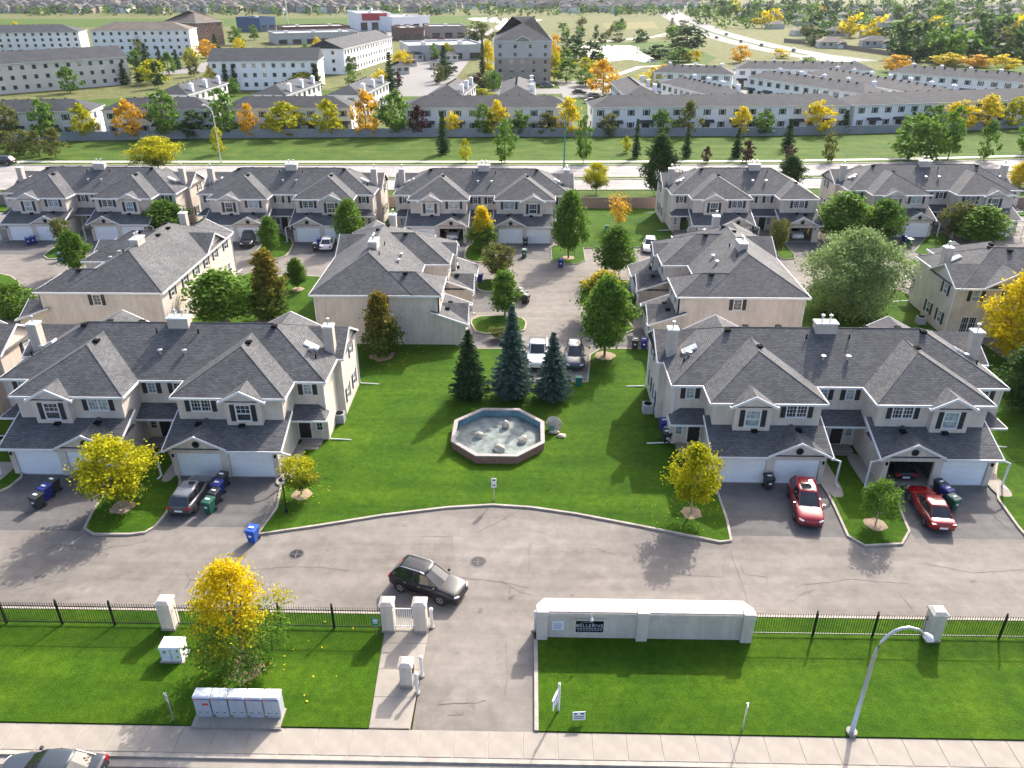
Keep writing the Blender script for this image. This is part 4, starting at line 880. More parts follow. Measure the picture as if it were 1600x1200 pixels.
# ------------------------------------------------------------------ wheeled bins
_bin = {}
def bin_(px, py, mat, label, rz=0.0, lid=None, tip=0.0):
    x, y = g(px, py); t = thing('wheeled_bin', label, 'bin', (x, y, .06 if False else .01), rz, group='wheeled bins')
    def body():
        m = MB(); m.add([(-.24, -.27, .06), (.24, -.27, .06), (.24, .25, .12), (-.24, .25, .12), (-.31, -.37, .95), (.31, -.37, .95), (.31, .36, 1.02), (-.31, .36, 1.02)], [(3, 2, 1, 0), (4, 5, 6, 7), (0, 1, 5, 4), (1, 2, 6, 5), (2, 3, 7, 6), (3, 0, 4, 7)])
        m.box(-.33, -.39, .9, .33, -.355, .96); m.box(-.345, -.36, .93, -.31, .36, .99); m.box(.31, -.36, .93, .345, .36, .99); return m
    def lidm():
        m = MB(); m.add([(-.35, -.42, .97), (.35, -.42, .97), (.35, .4, 1.04), (-.35, .4, 1.04), (-.3, -.36, 1.04), (.3, -.36, 1.04), (.3, .33, 1.12), (-.3, .33, 1.12)], [(3, 2, 1, 0), (4, 5, 6, 7), (0, 1, 5, 4), (1, 2, 6, 5), (2, 3, 7, 6), (3, 0, 4, 7)]); return m
    link('body', shared(('bb', mat), lambda: body().mesh('body', [mat])), t); lm = lid or mat
    l = link('lid', shared(('bl', lm), lambda: lidm().mesh('lid', [lm])), t); link('label', shared('blab', lambda: (lambda m: (m.box(-.1, -.385, .55, .1, -.35, .68), m.box(-.16, -.1, 1.095, .16, .06, 1.122), m.mesh('label', ['sign_white']))[-1])(MB())), t)
    for sx in (-1, 1): link('wheel', shared('bw', lambda: (lambda m: (m.disc((-.03, 0, 0), .13, .06, 14, 0, 'x'), m.mesh('wheel', ['tyre']))[-1])(MB())), t, (sx * .27, .27, .12))
    link('handle', shared('bh', lambda: (lambda m: (m.tube([(-.25, .36, 1.0), (-.25, .46, 1.0), (.25, .46, 1.0), (.25, .36, 1.0)], .02, 6), m.mesh('handle', ['plastic_black']))[-1])(MB())), t)
    return t
R_ = math.radians
for a in ((62, 793, 'bin_black', 'black wheeled bin at the near end of three by the yellow-green tree', R_(-20)), (75, 779, 'bin_blue', 'blue wheeled bin in the middle of three by the yellow-green tree', R_(-20)), (87, 768, 'bin_black', 'black wheeled bin next to the garage door by the yellow-green tree', R_(-20)),
          (329, 800, 'bin_green', 'green wheeled bin behind the grey hatchback', R_(-15)), (338, 786, 'bin_black', 'dark bin between the green and blue bins beside the hatchback', R_(-15)), (343, 773, 'bin_blue', 'blue wheeled bin alongside the grey hatchback', R_(-15)), (350, 760, 'bin_black', 'black wheeled bin against the garage post by the grey hatchback', R_(-15)),
          (397, 845, 'bin_bright', 'bright blue bin alone at the kerb tip of the fountain lawn', R_(-10)), (1199, 763, 'bin_black', 'black wheeled bin between the two garage doors by the red SUV', R_(5)),
          (1036, 674, 'bin_blue', 'blue wheeled bin by the end wall near the grey air conditioner', R_(8)), (1040, 692, 'bin_black', 'black wheeled bin by the end wall near the entry steps', R_(8)),
          (1465, 772, 'bin_black', 'black wheeled bin between garage and red coupe', R_(25)), (1475, 782, 'bin_blue', 'navy wheeled bin between the black and green bins by the red coupe', R_(25)), (1485, 796, 'bin_green', 'green wheeled bin beside the red coupe', R_(25)),
          (46, 383, 'bin_blue', 'navy wheeled bin before the far garage with the white doors', R_(30)), (54, 381, 'bin_blue', 'navy wheeled bin standing close beside the other navy bin', R_(20)), (96, 408, 'bin_bright', 'blue wheeled bin at the tip of the small back island', R_(10)),
          (493, 392, 'bin_black', 'dark bin beside the white sedan', R_(10)), (500, 385, 'bin_blue', 'blue bin by the garage door near the white sedan', R_(10)), (821, 384, 'bin_black', 'black bin between the two far garage doors in the court', 0), (819, 402, 'bin_green', 'green bin on the far driveway in the court', 0),
          (876, 418, 'bin_blue', 'blue bin at the kerb of the back lawn in the court', 0), (750, 441, 'bin_blue', 'navy bin tucked by the court-side garage corner', R_(90)), (813, 464, 'bin_black', 'dark bin farthest along the trio in the court', R_(60)), (817, 469, 'bin_black', 'dark bin in the middle of the trio in the court', R_(60)), (822, 474, 'bin_black', 'dark bin closest to the spruces of the trio in the court', R_(60)),
          (978, 474, 'bin_blue', 'blue bin by the court garages of the willow block', R_(-80)), (988, 474, 'bin_black', 'black bin by the court garages of the willow block', R_(-80)), (992, 545, 'bin_black', 'dark bin at the kerb above the mulched lawn tree', R_(-10)), (1006, 545, 'bin_blue', 'blue bin at the kerb above the mulched lawn tree', R_(-10)),
          (1412, 380, 'bin_blue', 'blue bin before the far garage beyond the willow', R_(20)), (1420, 385, 'bin_green', 'green bin before the far garage beyond the willow', R_(20))): bin_(*a)
# ------------------------------------------------------------------ vehicles (local +x forward)
CAR = dict(
    suv=dict(L=4.65, W=1.86, belt=1.02, H=1.66, st=[(-.5, .42, .86, .80), (-.485, .30, .98, .90), (-.42, .24, 1.03, .97), (-.2, .20, 1.03, 1.0), (.08, .20, 1.02, 1.0), (.2, .20, 1.02, .99), (.3, .21, .99, .98), (.42, .24, .90, .94), (.475, .28, .80, .86), (.5, .36, .66, .74)], gh=(-.475, .235, -.355, .035, .90, .70), wb=.575, wr=.355),
    hatch=dict(L=4.25, W=1.78, belt=.95, H=1.48, st=[(-.5, .38, .80, .82), (-.485, .28, .92, .91), (-.42, .22, .96, .97), (-.2, .18, .96, 1.0), (.08, .18, .95, 1.0), (.2, .18, .95, .99), (.3, .2, .9, .98), (.42, .22, .80, .93), (.475, .26, .70, .85), (.5, .34, .58, .72)], gh=(-.47, .22, -.38, .05, .9, .70), wb=.6, wr=.32),
    sedan=dict(L=4.75, W=1.80, belt=.90, H=1.42, st=[(-.5, .40, .72, .80), (-.48, .28, .86, .9), (-.40, .22, .90, .96), (-.25, .18, .92, .99), (.0, .18, .91, 1.0), (.18, .18, .90, .99), (.3, .2, .84, .97), (.42, .22, .75, .92), (.475, .26, .66, .84), (.5, .34, .54, .70)], gh=(-.385, .21, -.235, .03, .88, .66), wb=.57, wr=.32),
    pickup=dict(L=5.7, W=1.98, belt=1.15, H=1.86, st=[(-.5, .5, 1.08, .92), (-.49, .4, 1.14, .97), (-.42, .34, 1.15, .99), (-.2, .3, 1.15, 1.0), (.05, .3, 1.15, 1.0), (.18, .3, 1.14, 1.0), (.3, .3, 1.12, .99), (.42, .32, 1.06, .97), (.48, .36, .96, .92), (.5, .44, .8, .84)], gh=(-.16, .2, -.125, .07, .9, .74), wb=.62, wr=.4))
def car(kind, mat, label, x, y, heading, name='parked_car', z=0.01, roof=None, sunroof=False, rails=False, plate_front=False):
    c = CAR[kind]; L, W, H = c['L'], c['W'], c['H']; hw = W / 2
    t = thing(name, label, 'pickup truck' if kind == 'pickup' else 'car', (x, y, z), heading)
    key = (kind, mat, roof)
    def body():
        m = MB(); rings = []
        for fx, zl, zt, fw in c['st']:
            w = hw * fw; X = fx * L; zm = zl + (zt - zl) * .55
            half = [(w * .86, zl), (w * .985, zl + .10), (w, zm), (w * .97, zt - .10), (w * .88, zt - .012), (w * .5, zt + .02)]
            rings.append([(X, -a, b) for a, b in half] + [(X, a, b) for a, b in half[::-1]])
        n = len(rings[0]); vs = [p for r in rings for p in r]
        fs = [(i * n + k, i * n + (k + 1) % n, (i + 1) * n + (k + 1) % n, (i + 1) * n + k) for i in range(len(rings) - 1) for k in range(n)] + [tuple(range(n))[::-1], tuple(range((len(rings) - 1) * n, len(rings) * n))]
        m.add(vs, fs); return m.mesh('body', [mat])
    b = link('body', shared(('cb',) + key, body), t); me = b.data
    me.polygons.foreach_set('use_smooth', [True] * len(me.polygons)); sub = b.modifiers.new('sub', 'SUBSURF'); sub.levels = 2; sub.render_levels = 2
    xb0, xb1, xt0, xt1, fb, ft = c['gh']; zb, zt = c['belt'] - .03, H - .06
    B = [(xb0 * L, hw * fb), (xb1 * L, hw * fb)]; T = [(xt0 * L, hw * ft), (xt1 * L, hw * ft)]
    def gls():
        m = MB(); lo = [(B[0][0], -B[0][1] * .93, zb), (B[1][0], -B[1][1] * .93, zb), (B[1][0], B[1][1] * .93, zb), (B[0][0], B[0][1] * .93, zb)]; xm = (B[1][0] + B[0][0]) / 2
        lo = [(B[0][0], -hw * fb * .86, zb), (xm, -hw * fb, zb), (B[1][0], -hw * fb * .8, zb), (B[1][0] + .1, 0, zb), (B[1][0], hw * fb * .8, zb), (xm, hw * fb, zb), (B[0][0], hw * fb * .86, zb), (B[0][0] - .05, 0, zb)]
        hi = [(T[0][0], -hw * ft * .9, zt), (xm, -hw * ft, zt), (T[1][0], -hw * ft * .88, zt), (T[1][0] + .06, 0, zt), (T[1][0], hw * ft * .88, zt), (xm, hw * ft, zt), (T[0][0], hw * ft * .9, zt), (T[0][0] - .03, 0, zt)]
        m.add(lo + hi, [(i, (i + 1) % 8, 8 + (i + 1) % 8, 8 + i) for i in range(8)] + [tuple(range(8, 16))]); return m.mesh('glasshouse', ['car_glass']), lo, hi
    gm, lo, hi = shared(('cg', kind), gls); link('glasshouse', gm, t)
    def rf():
        m = MB(); P = [Vector(p) for p in hi]; cen = sum(P, Vector()) / 8
        r0 = [cen + (p - cen) * 1.03 + Vector((0, 0, -.03)) for p in P]; r1 = [cen + (p - cen) * 1.01 + Vector((0, 0, .02)) for p in P]; r2 = [cen + (p - cen) * .8 + Vector((0, 0, .06)) for p in P]; r3 = [cen + (p - cen) * .4 + Vector((0, 0, .075)) for p in P]
        vs = r0 + r1 + r2 + r3; fs = [(k * 8 + i, k * 8 + (i + 1) % 8, k * 8 + 8 + (i + 1) % 8, k * 8 + 8 + i) for k in range(3) for i in range(8)] + [tuple(range(24, 32))]
        m.add(vs, fs); return m.mesh('roof', [roof or mat])
    r = link('roof', shared(('cr',) + key, rf), t); r.data.polygons.foreach_set('use_smooth', [True] * len(r.data.polygons))
    def pil(side):
        m = MB()
        for i in ((0, 2) if side < 0 else (4, 6)): m.tube([Vector(lo[i]) + Vector((0, 0, -.02)), Vector(hi[i])], .045, 6)
        for i in ((1,) if side < 0 else (5,)):
            a, q = Vector(lo[i]), Vector(hi[i]); m.tube([a, q], .04, 6)
        for i, j in (((0, 1), (1, 2)) if side < 0 else ((4, 5), (5, 6))): m.tube([lo[i], lo[j]], .03, 5)
        return m.mesh('window_frame', [mat])
    for s in (-1, 1): link('window_frame', shared(('cp', s) + key, lambda: pil(s)), t)
    if sunroof:
        zz = H + .022; xm = (T[0][0] + T[1][0]) / 2; m = MB(); m.box(xm + .05, -.42, zz - .02, xm + .75, .42, zz); m.build('sunroof', 'car_glass', t)
    if rails:
        for s in (-1, 1): m = MB(); m.tube([(T[0][0] + .1, s * hw * ft * .88, H - .02), (T[0][0] + .3, s * hw * ft * .9, H + .06), (T[1][0] - .3, s * hw * ft * .88, H + .06), (T[1][0] - .1, s * hw * ft * .85, H - .02)], .022, 6); m.build('roof_rail', 'rim', t)
    wr = c['wr']
    def tyre(): m = MB(); m.tube([(0, -.11, 0), (0, -.1, 0), (0, .1, 0), (0, .11, 0)], [wr - .05, wr, wr, wr - .05], 24); return m.mesh('tyre', ['tyre'])
    def rim():
        m = MB(); m.disc((0, -.118, 0), wr * .64, .236, 20, 0, 'y'); return m.mesh('rim', ['rim'])
    def spk():
        m = MB()
        for s in (-1, 1):
            for k in range(5):
                a = 2 * math.pi * (k + .5) / 5; m.tube([(math.cos(a) * wr * .2, s * .12, math.sin(a) * wr * .2), (math.cos(a) * wr * .56, s * .12, math.sin(a) * wr * .56)], wr * .1, 5)
        return m.mesh('spoke', ['plastic_black'])
    def arch(): m = MB(); m.tube([(0, -.05, 0), (0, .05, 0)], wr * 1.14, 24); return m.mesh('wheel_arch', ['plastic_black'])
    for sx in (-1, 1):
        for sy in (-1, 1):
            X = sx * c['wb'] * L / 2 - (.02 * L); w = link('wheel', shared(('ct', kind), tyre), t, (X, sy * (hw - .1), wr)); link('rim', shared(('crm', kind), rim), w); link('spokes', shared(('cs', kind), spk), w)
            link('wheel_arch', shared(('ca', kind), arch), t, (X, sy * (hw - .046), wr + .02))
    zf = c['st'][-2][2]; zr = c['st'][1][2]
    for s in (-1, 1):
        m = MB(); m.tube([(L * .455, s * hw * .82, zf - .06), (L * .475, s * hw * .70, zf - .09), (L * .49, s * hw * .5, zf - .12)], [.05, .075, .05], 8); m.build('headlight', 'lamp_lens', t)
        m = MB(); m.box(-L * .497, s * hw * .70 - .13, zr - .26, -L * .462, s * hw * .70 + .13, zr - .06); m.build('taillight', 'red_lens', t)
        m = MB(); m.box(B[1][0] - .28, s * (hw + .02) - .08, c['belt'] + .0, B[1][0] - .14, s * (hw + .02) + .08, c['belt'] + .13, taper=.02); m.build('mirror', mat, t)
        for k in range(2): m = MB(); xx = -.02 * L - .05 - k * .95; m.box(xx - .09, s * hw * .985 - .015, c['belt'] - .16, xx + .09, s * hw * .985 + .02, c['belt'] - .13); m.build('door_handle', 'rim' if mat == 'paint_black' else mat, t)
    m = MB(); m.box(L * .478, -hw * .55, .42, L * .497, hw * .55, zf - .2); m.build('grille', 'plastic_black', t)
    m = MB(); m.box(L * .43, -hw * .8, .24, L * .485, hw * .8, .36); m.build('front_bumper', 'plastic_black', t)
    m = MB(); m.box(-L * .503, -.26, zr - .42, -L * .492, .26, zr - .28); m.build('licence_plate', 'plate', t)
    m = MB(); m.box(-L * .49, -hw * .8, .3, -L * .45, hw * .8, .42); m.build('rear_bumper', 'plastic_black', t)
    if kind == 'pickup':
        m = MB(); m.box(-L * .475, -hw * .84, 1.1, -L * .17, hw * .84, 1.19); m.build('bed_cover', 'plastic_black', t)
    return t
def between(rear, front): a, b = g(*rear), g(*front); return (a[0] + b[0]) / 2, (a[1] + b[1]) / 2, math.atan2(b[1] - a[1], b[0] - a[0])
car('suv', 'paint_black', 'black SUV turning on the lane towards the entrance drive', -5.7, 35.55, math.atan2(-1.7, 4.0), 'moving_car', rails=True)
car('hatch', 'paint_grey', 'grey hatchback parked on the driveway beside three bins', *between((284, 806), (320, 757)), roof='paint_silver', sunroof=True)
x, y, h = between((1246, 758), (1268, 838)); car('suv', 'paint_red', 'red SUV parked nose out before the garages', x, y, h, sunroof=True)
car('sedan', 'paint_crimson', 'red coupe parked nose in at the open garage', *between((1470, 833), (1432, 772)))
car('sedan', 'paint_black', 'dark car standing inside the open garage by the red coupe', 23.35 + 4.03, 49.6, math.pi / 2)
car('sedan', 'paint_slate', 'grey sedan parked on the street at the kerb', -21.4, 22.75, math.pi)
car('sedan', 'paint_white', 'white sedan parked before the far garages beside the dark bin', *between((508, 396), (517, 376)))
car('suv', 'paint_black', 'black car parked nose out before the far garages', *between((394, 371), (384, 391)))
car('suv', 'paint_white', 'white SUV inside the open garage beside the orange-topped tree', -6.4 - 4.03, 106.6, -math.pi / 2)
car('suv', 'paint_white', 'white SUV inside the open garage of the block at the open lawn', 37.3, 107.9, -math.pi / 2)
car('hatch', 'paint_white', 'white hatchback parked by the back lawn at the court corner', *between((1016, 378), (1013, 402)))
car('pickup', 'paint_white', 'white pickup truck with black bed cover in the stall behind the spruces', *between((841, 534), (838, 592)))
car('suv', 'paint_steel', 'blue-grey SUV in the stall beside the white pickup', *between((897, 543), (898, 588)))
car('suv', 'paint_black', 'dark SUV driving along the arterial road', *g(6, 257), math.pi * .98, 'moving_car')
# ------------------------------------------------------------------ trees
def quads_mesh(name, C, U, V, mats, mi=None):
    n = len(C); co = np.empty((n, 4, 3)); co[:, 0] = C - U - V; co[:, 1] = C + U - V; co[:, 2] = C + U + V; co[:, 3] = C - U + V
    me = bpy.data.meshes.new(name); me.vertices.add(n * 4); me.vertices.foreach_set('co', co.ravel()); me.loops.add(n * 4); me.loops.foreach_set('vertex_index', np.arange(n * 4, dtype=np.int32))
    me.polygons.add(n); me.polygons.foreach_set('loop_start', np.arange(0, n * 4, 4, dtype=np.int32)); me.polygons.foreach_set('loop_total', np.full(n, 4, dtype=np.int32))
    for m in mats: me.materials.append(M[m])
    me.update(calc_edges=True); me.validate(); return me
def unit(a): return a / (np.linalg.norm(a, axis=1, keepdims=True) + 1e-9)
def crown_points(rs, H, W, z0, shape, nclump, per, leaf_s, spread):
    """leaves gathered in clumps through the crown's volume: returns centres, half-axes"""
    cl = []; ph = rs.random() * 6
    while len(cl) < nclump:
        t = rs.random(); z = z0 + (H - z0) * t
        if shape == 'round': r = math.sqrt(max(0, 1 - (2 * t - .92) ** 2 / 1.17)); 
        elif shape == 'oval': r = (math.sin(math.pi * min(1, t * .96 + .04) ** .75)) ** .7
        elif shape == 'pyramid': r = (1 - t) ** .75 * min(1, t * 6 + .35)
        elif shape == 'vase': r = (.35 + .75 * t) * math.sqrt(max(0, 1 - max(0, t - .6) ** 2 / .17))
        else: r = math.sqrt(max(0, 1 - (1.75 * t - .75) ** 2))                     # dome
        a = rs.random() * 2 * math.pi; q = math.sqrt(rs.uniform(.12, 1)); lob = 1 + .22 * math.sin(3 * a + 5 * t + ph) + .16 * math.sin(5 * a - 9 * t + 2 * ph)
        cl.append((math.cos(a) * r * q * lob * W / 2, math.sin(a) * r * q * lob * W / 2, z))
    cl = np.array(cl); C = np.repeat(cl, per, axis=0) + rs.normal(0, 1, (nclump * per, 3)) * np.array([spread, spread, spread * .75])
    n = len(C); N = unit(rs.normal(0, 1, (n, 3)) + np.array([0, 0, .5])); A = unit(np.cross(N, rs.normal(0, 1, (n, 3)))); Bv = np.cross(N, A); s = leaf_s * rs.uniform(.6, 1.35, (n, 1))
    C[:, 2] = np.maximum(C[:, 2], z0 * .6)
    return C, A * s * .8, Bv * s * .55, cl
def trunk_mesh(rs, H, r, cl, mat, zsplit, nlimb=9, lean=0.0):
    m = MB(); top = H * .82
    P = [(lean * z / H + .04 * H * .2 * math.sin(z * 1.7), .03 * H * .2 * math.sin(z * 1.3 + 1), z) for z in np.linspace(-.15, top, 7)]
    m.tube(P, [r * 1.25, r, r * .88, r * .74, r * .58, r * .4, r * .2], 8)
    idx = rs.permutation(len(cl))[:nlimb]
    for i in idx:
        e = Vector(cl[i]); zb = min(max(zsplit, e.z * .55), top * .9); k = zb / top * 6; j = min(5, int(k)); b = Vector(P[j]).lerp(Vector(P[j + 1]), k - j); b.z = zb
        mid = b.lerp(e, .5) + Vector((0, 0, .06 * H)); m.tube([b, mid, e], [r * .42, r * .28, r * .08], 5, caps=False)
    return m.mesh('trunk', [mat])
TREE = {}
def tree_kind(key, H, W, z0, shape, leafmat, nclump=130, per=38, leaf_s=.13, spread=.28, r=.11, bark='bark', seed=1, nlimb=12):
    rs = np.random.default_rng(seed); C, U, V, cl = crown_points(rs, H, W, z0, shape, nclump, per, leaf_s, spread)
    TREE[key] = (H, W, trunk_mesh(rs, H, r, cl, bark, z0 * .85, nlimb), quads_mesh('crown', C, U, V, [leafmat]))
def spruce_kind(key, H, W, mat, seed=1, fine=1.0, layers=34):
    rs = np.random.default_rng(seed); C, U, V = [], [], []
    for k in range(layers):
        t = (k + .3) / layers; z = .12 * H * .3 + H * .97 * t; R = W / 2 * (1 - t) ** .8 * min(1, .55 + t * 5) * rs.uniform(.78, 1.12) + .07; nb = max(5, int((16 * (1 - t) + 5) * fine))
        for b in range(nb):
            a = 2 * math.pi * (b + rs.random()) / nb; L = R * rs.uniform(.6, 1.15); d = np.array([math.cos(a), math.sin(a), 0]); w = np.array([-math.sin(a), math.cos(a), 0]); ns = max(3, int(L / .13 * fine))
            for s in range(ns):
                f = (s + .6) / ns; c = d * L * f + np.array([0, 0, z - .28 * L * f + .22 * L * f * f + rs.normal(0, .025)]) + w * rs.normal(0, .05 + .12 * f * L * .35)
                sz = (.13 + .09 * (1 - f)) / fine ** .5; ax = unit((d * .8 + w * rs.uniform(-.9, .9) + np.array([0, 0, rs.uniform(-.5, .25)]))[None])[0]; up = unit(np.cross(ax, unit(rs.normal(0, 1, (1, 3)) * .5 + w)[0])[None])[0]
                C.append(c); U.append(ax * sz * 1.25); V.append(up * sz * .55)
    m = MB(); m.tube([(0, 0, -.1), (0, 0, H * .5), (0, 0, H * .97)], [.13 * H / 6, .08 * H / 6, .015], 8)
    TREE[key] = (H, W, m.mesh('trunk', ['bark']), quads_mesh('crown', np.array(C), np.array(U), np.array(V), [mat]))
tree_kind('lime', 4.4, 3.5, 1.1, 'round', 'leaf_turn_lime', 110, 80, .078, .25, .075, 'bark_pale', 2)
tree_kind('lime_small', 3.0, 2.1, .9, 'round', 'leaf_turn_lime', 60, 60, .062, .19, .05, 'bark_pale', 3)
tree_kind('goldtop', 6.2, 4.7, .35, 'oval', 'leaf_turn', 170, 80, .066, .24, .10, 'bark', 24, 18)
tree_kind('lime_r', 4.4, 3.2, 1.4, 'oval', 'leaf_lime', 85, 80, .078, .23, .065, 'bark_pale', 5)
tree_kind('small_green', 2.9, 2.4, 1.0, 'round', 'leaf_light', 62, 64, .064, .19, .05, 'bark_pale', 6)
tree_kind('green', 6.5, 4.0, 1.2, 'oval', 'leaf_green', 190, 42, .13, .32, .10, 'bark', 7)
tree_kind('green_tip', 6.5, 4.0, 1.2, 'oval', 'leaf_tipyellow', 170, 42, .13, .32, .10, 'bark', 8)
tree_kind('light', 6.0, 3.4, 1.0, 'oval', 'leaf_light', 150, 42, .13, .30, .09, 'bark', 9)
tree_kind('narrow', 6.0, 2.2, .9, 'oval', 'leaf_light', 110, 42, .12, .25, .08, 'bark', 10)
tree_kind('olive', 4.5, 4.2, .9, 'vase', 'leaf_olive', 110, 34, .11, .26, .08, 'bark', 11, 16)
tree_kind('turning', 6.5, 3.6, .5, 'pyramid', 'leaf_turn_orange', 210, 42, .12, .24, .10, 'bark', 12)
tree_kind('orange_top', 5.5, 3.0, .7, 'pyramid', 'leaf_turn', 150, 42, .12, .24, .08, 'bark_pale', 13)
tree_kind('willow', 9.5, 11.0, .6, 'dome', 'leaf_willow', 430, 90, .11, .5, .32, 'bark', 14, 26)
tree_kind('golden', 8.5, 6.0, .8, 'oval', 'leaf_yellow', 200, 46, .14, .38, .13, 'bark', 15, 18)
tree_kind('dark', 7.5, 4.4, .9, 'oval', 'leaf_dark', 200, 42, .14, .34, .12, 'bark', 16)
tree_kind('shrub', 3.2, 4.2, .1, 'dome', 'leaf_green', 130, 38, .11, .28, .06, 'bark', 17)
tree_kind('sapling_orange', 3.6, 1.8, .8, 'vase', 'leaf_orange', 40, 20, .08, .22, .04, 'bark', 18)
spruce_kind('spruce', 8.0, 4.6, 'needle_green', 19, 1.0, 44); spruce_kind('spruce_blue', 8.6, 4.4, 'needle_blue', 20, 1.0, 44)
def tree(key, px, py, x0, x1, top, label, cat='tree', group=None, mulch=0, name='tree', zb=.1):
    """px, py: foot of the trunk in the photo; x0, x1, top: extents of the crown there"""
    x, y = g(px, py); H, W, tm, cm = TREE[key]; t = thing(name, label, cat, (x, y, zb), rnd.uniform(0, 6.28), group)
    hd = math.hypot(x, y); d = _FW * F_PX + _RT * (px - 800) + _UP * (600 - top); h = CAM_H + d.z / math.hypot(d.x, d.y) * (hd + .3) - zb
    w = (x1 - x0) * math.sqrt(hd * hd + (CAM_H - h * .6) ** 2) / math.sqrt(F_PX ** 2 + (px - 800) ** 2 + (600 - (py + top) / 2) ** 2) * .97
    t.scale = (w / W, w / W, h / H); link('trunk', tm, t); link('crown', cm, t)
    if mulch:
        m = MB(); n = 14; pts = [(mulch * (1 + .12 * math.sin(3 * k + px)) * math.cos(2 * math.pi * k / n), mulch * (1 + .12 * math.cos(2 * k + py)) * math.sin(2 * math.pi * k / n)) for k in range(n)]
        m.add([(*p, .0) for p in pts] + [(*(Vector(p) * .6), .05) for p in pts], [(k, (k + 1) % n, n + (k + 1) % n, n + k) for k in range(n)] + [tuple(range(n, 2 * n))]); o = m.build('mulch_ring', 'mulch', t); o.scale = (W / w, W / w, H / h)
    return t
T = tree
T('lime', 192, 794, 116, 222, 683, 'yellow-green tree with pale trunk on the island beside three bins', mulch=.85)
T('lime_small', 472, 774, 438, 492, 712, 'small yellow-tipped tree in a mulch ring near the black garden lamp', mulch=.7)
T('goldtop', 385, 1046, 298, 445, 866, 'tree with bright yellow top and green skirts by the iron fence', mulch=1.0)
T('lime_r', 1080, 803, 1046, 1120, 694, 'yellow tree with slim pale trunk at the lawn corner beside the red SUV', mulch=.7)
T('small_green', 1367, 821, 1348, 1408, 747, 'small light green tree in a mulch ring between the two red cars', mulch=.8)
SG = dict(name='spruce_tree', group='spruces by the fountain')
T('spruce', 734, 622, 700, 770, 514, 'dark green spruce at the outer side of the three spruces', **SG); T('spruce_blue', 800, 622, 762, 838, 476, 'tallest blue spruce in the middle of the three spruces', **SG); T('spruce_blue', 863, 624, 829, 898, 518, 'shorter blue spruce before the parked pickup', **SG)
T('turning', 597, 557, 566, 629, 458, 'pyramidal tree turning orange against the blank end wall', mulch=1.2); T('green', 945, 557, 908, 982, 436, 'oval green tree in a mulch ring beside the parking stalls', mulch=1.0); T('green_tip', 940, 500, 910, 984, 426, 'yellow-tipped tree on the court island behind the oval green tree')
T('narrow', 789, 494, 771, 809, 423, 'narrow light green tree on the court island behind the spruces'); T('olive', 778, 437, 748, 814, 384, 'sparse olive spreading tree on the small court island'); T('olive', 780, 530, 752, 790, 512, 'low olive shrub on the court island', 'shrub', name='shrub')
T('green', 960, 432, 926, 983, 356, 'loose green tree on the court edge by the back lawn'); T('green', 888, 404, 863, 914, 302, 'tall dense green tree at the corner of the back lawn', mulch=1.1); T('orange_top', 754, 391, 732, 775, 325, 'orange-topped young tree between the far driveways')
T('light', 549, 385, 529, 571, 313, 'light green tree beside the white sedan driveway'); T('light', 350, 508, 309, 396, 424, 'broad light green tree against the rear windows of a block'); T('turning', 425, 500, 386, 462, 393, 'olive-brown tree on the lawn between two blocks', mulch=1.0); T('green', 466, 453, 449, 478, 404, 'small green tree on the lawn near the olive-brown tree', mulch=.7)
T('green', 425, 397, 409, 438, 339, 'slim green tree on the island before the black car'); T('green', 263, 368, 231, 293, 314, 'dense green tree against the end of a far block'); T('olive', 102, 388, 77, 111, 341, 'grey-green tree at the far garages with the navy bins'); T('green', 122, 428, 102, 144, 360, 'dark green tree behind the roof by the small island')
T('shrub', 28, 492, -6, 60, 443, 'dark green rounded shrub beside the garage of the rear-window block', 'shrub', name='shrub'); T('willow', 1325, 490, 1244, 1393, 362, 'huge grey-green willow on the lawn between two blocks', name='willow_tree')
T('golden', 1585, 560, 1532, 1640, 418, 'big golden tree beside the gable-end block'); T('dark', 1600, 645, 1558, 1645, 520, 'dark green tree beside the golden tree')
T('light', 1312, 376, 1274, 1350, 303, 'bright green tree behind the willow'); T('green', 1375, 378, 1344, 1407, 313, 'green tree between the willow and the far garages'); T('olive', 1214, 398, 1196, 1234, 343, 'olive tree beside the open garage with the white SUV'); T('olive', 1492, 374, 1463, 1522, 316, 'yellowish olive tree before the far block'); T('light', 1528, 383, 1494, 1562, 323, 'leafy green tree before the far block next to the yellowish one')
T('narrow', 1107, 503, 1094, 1121, 440, 'slim green tree climbing the end wall of the willow block'); T('dark', 1028, 306, 1003, 1054, 213, 'tall dark green tree beside the near verge of the arterial road'); T('lime', 931, 303, 914, 949, 256, 'small yellow-green tree on the arterial verge'); T('dark', 1231, 298, 1211, 1252, 244, 'dark green tree behind the block at the open lawn'); T('golden', 1592, 292, 1572, 1612, 253, 'orange-yellow tree behind the last far block')
T('sapling_orange', 966, 356, 952, 987, 303, 'thin orange sapling on the back lawn'); T('small_green', 279, 372, 268, 292, 350, 'small bright shrub at the far block end', 'shrub', name='shrub'); T('small_green', 1072, 362, 1062, 1082, 344, 'small bright shrub at the entry of the open-lawn block', 'shrub', name='shrub')
T('lime', 249, 268, 215, 282, 216, 'bushy green and yellow tree on the arterial verge by the grey street light')

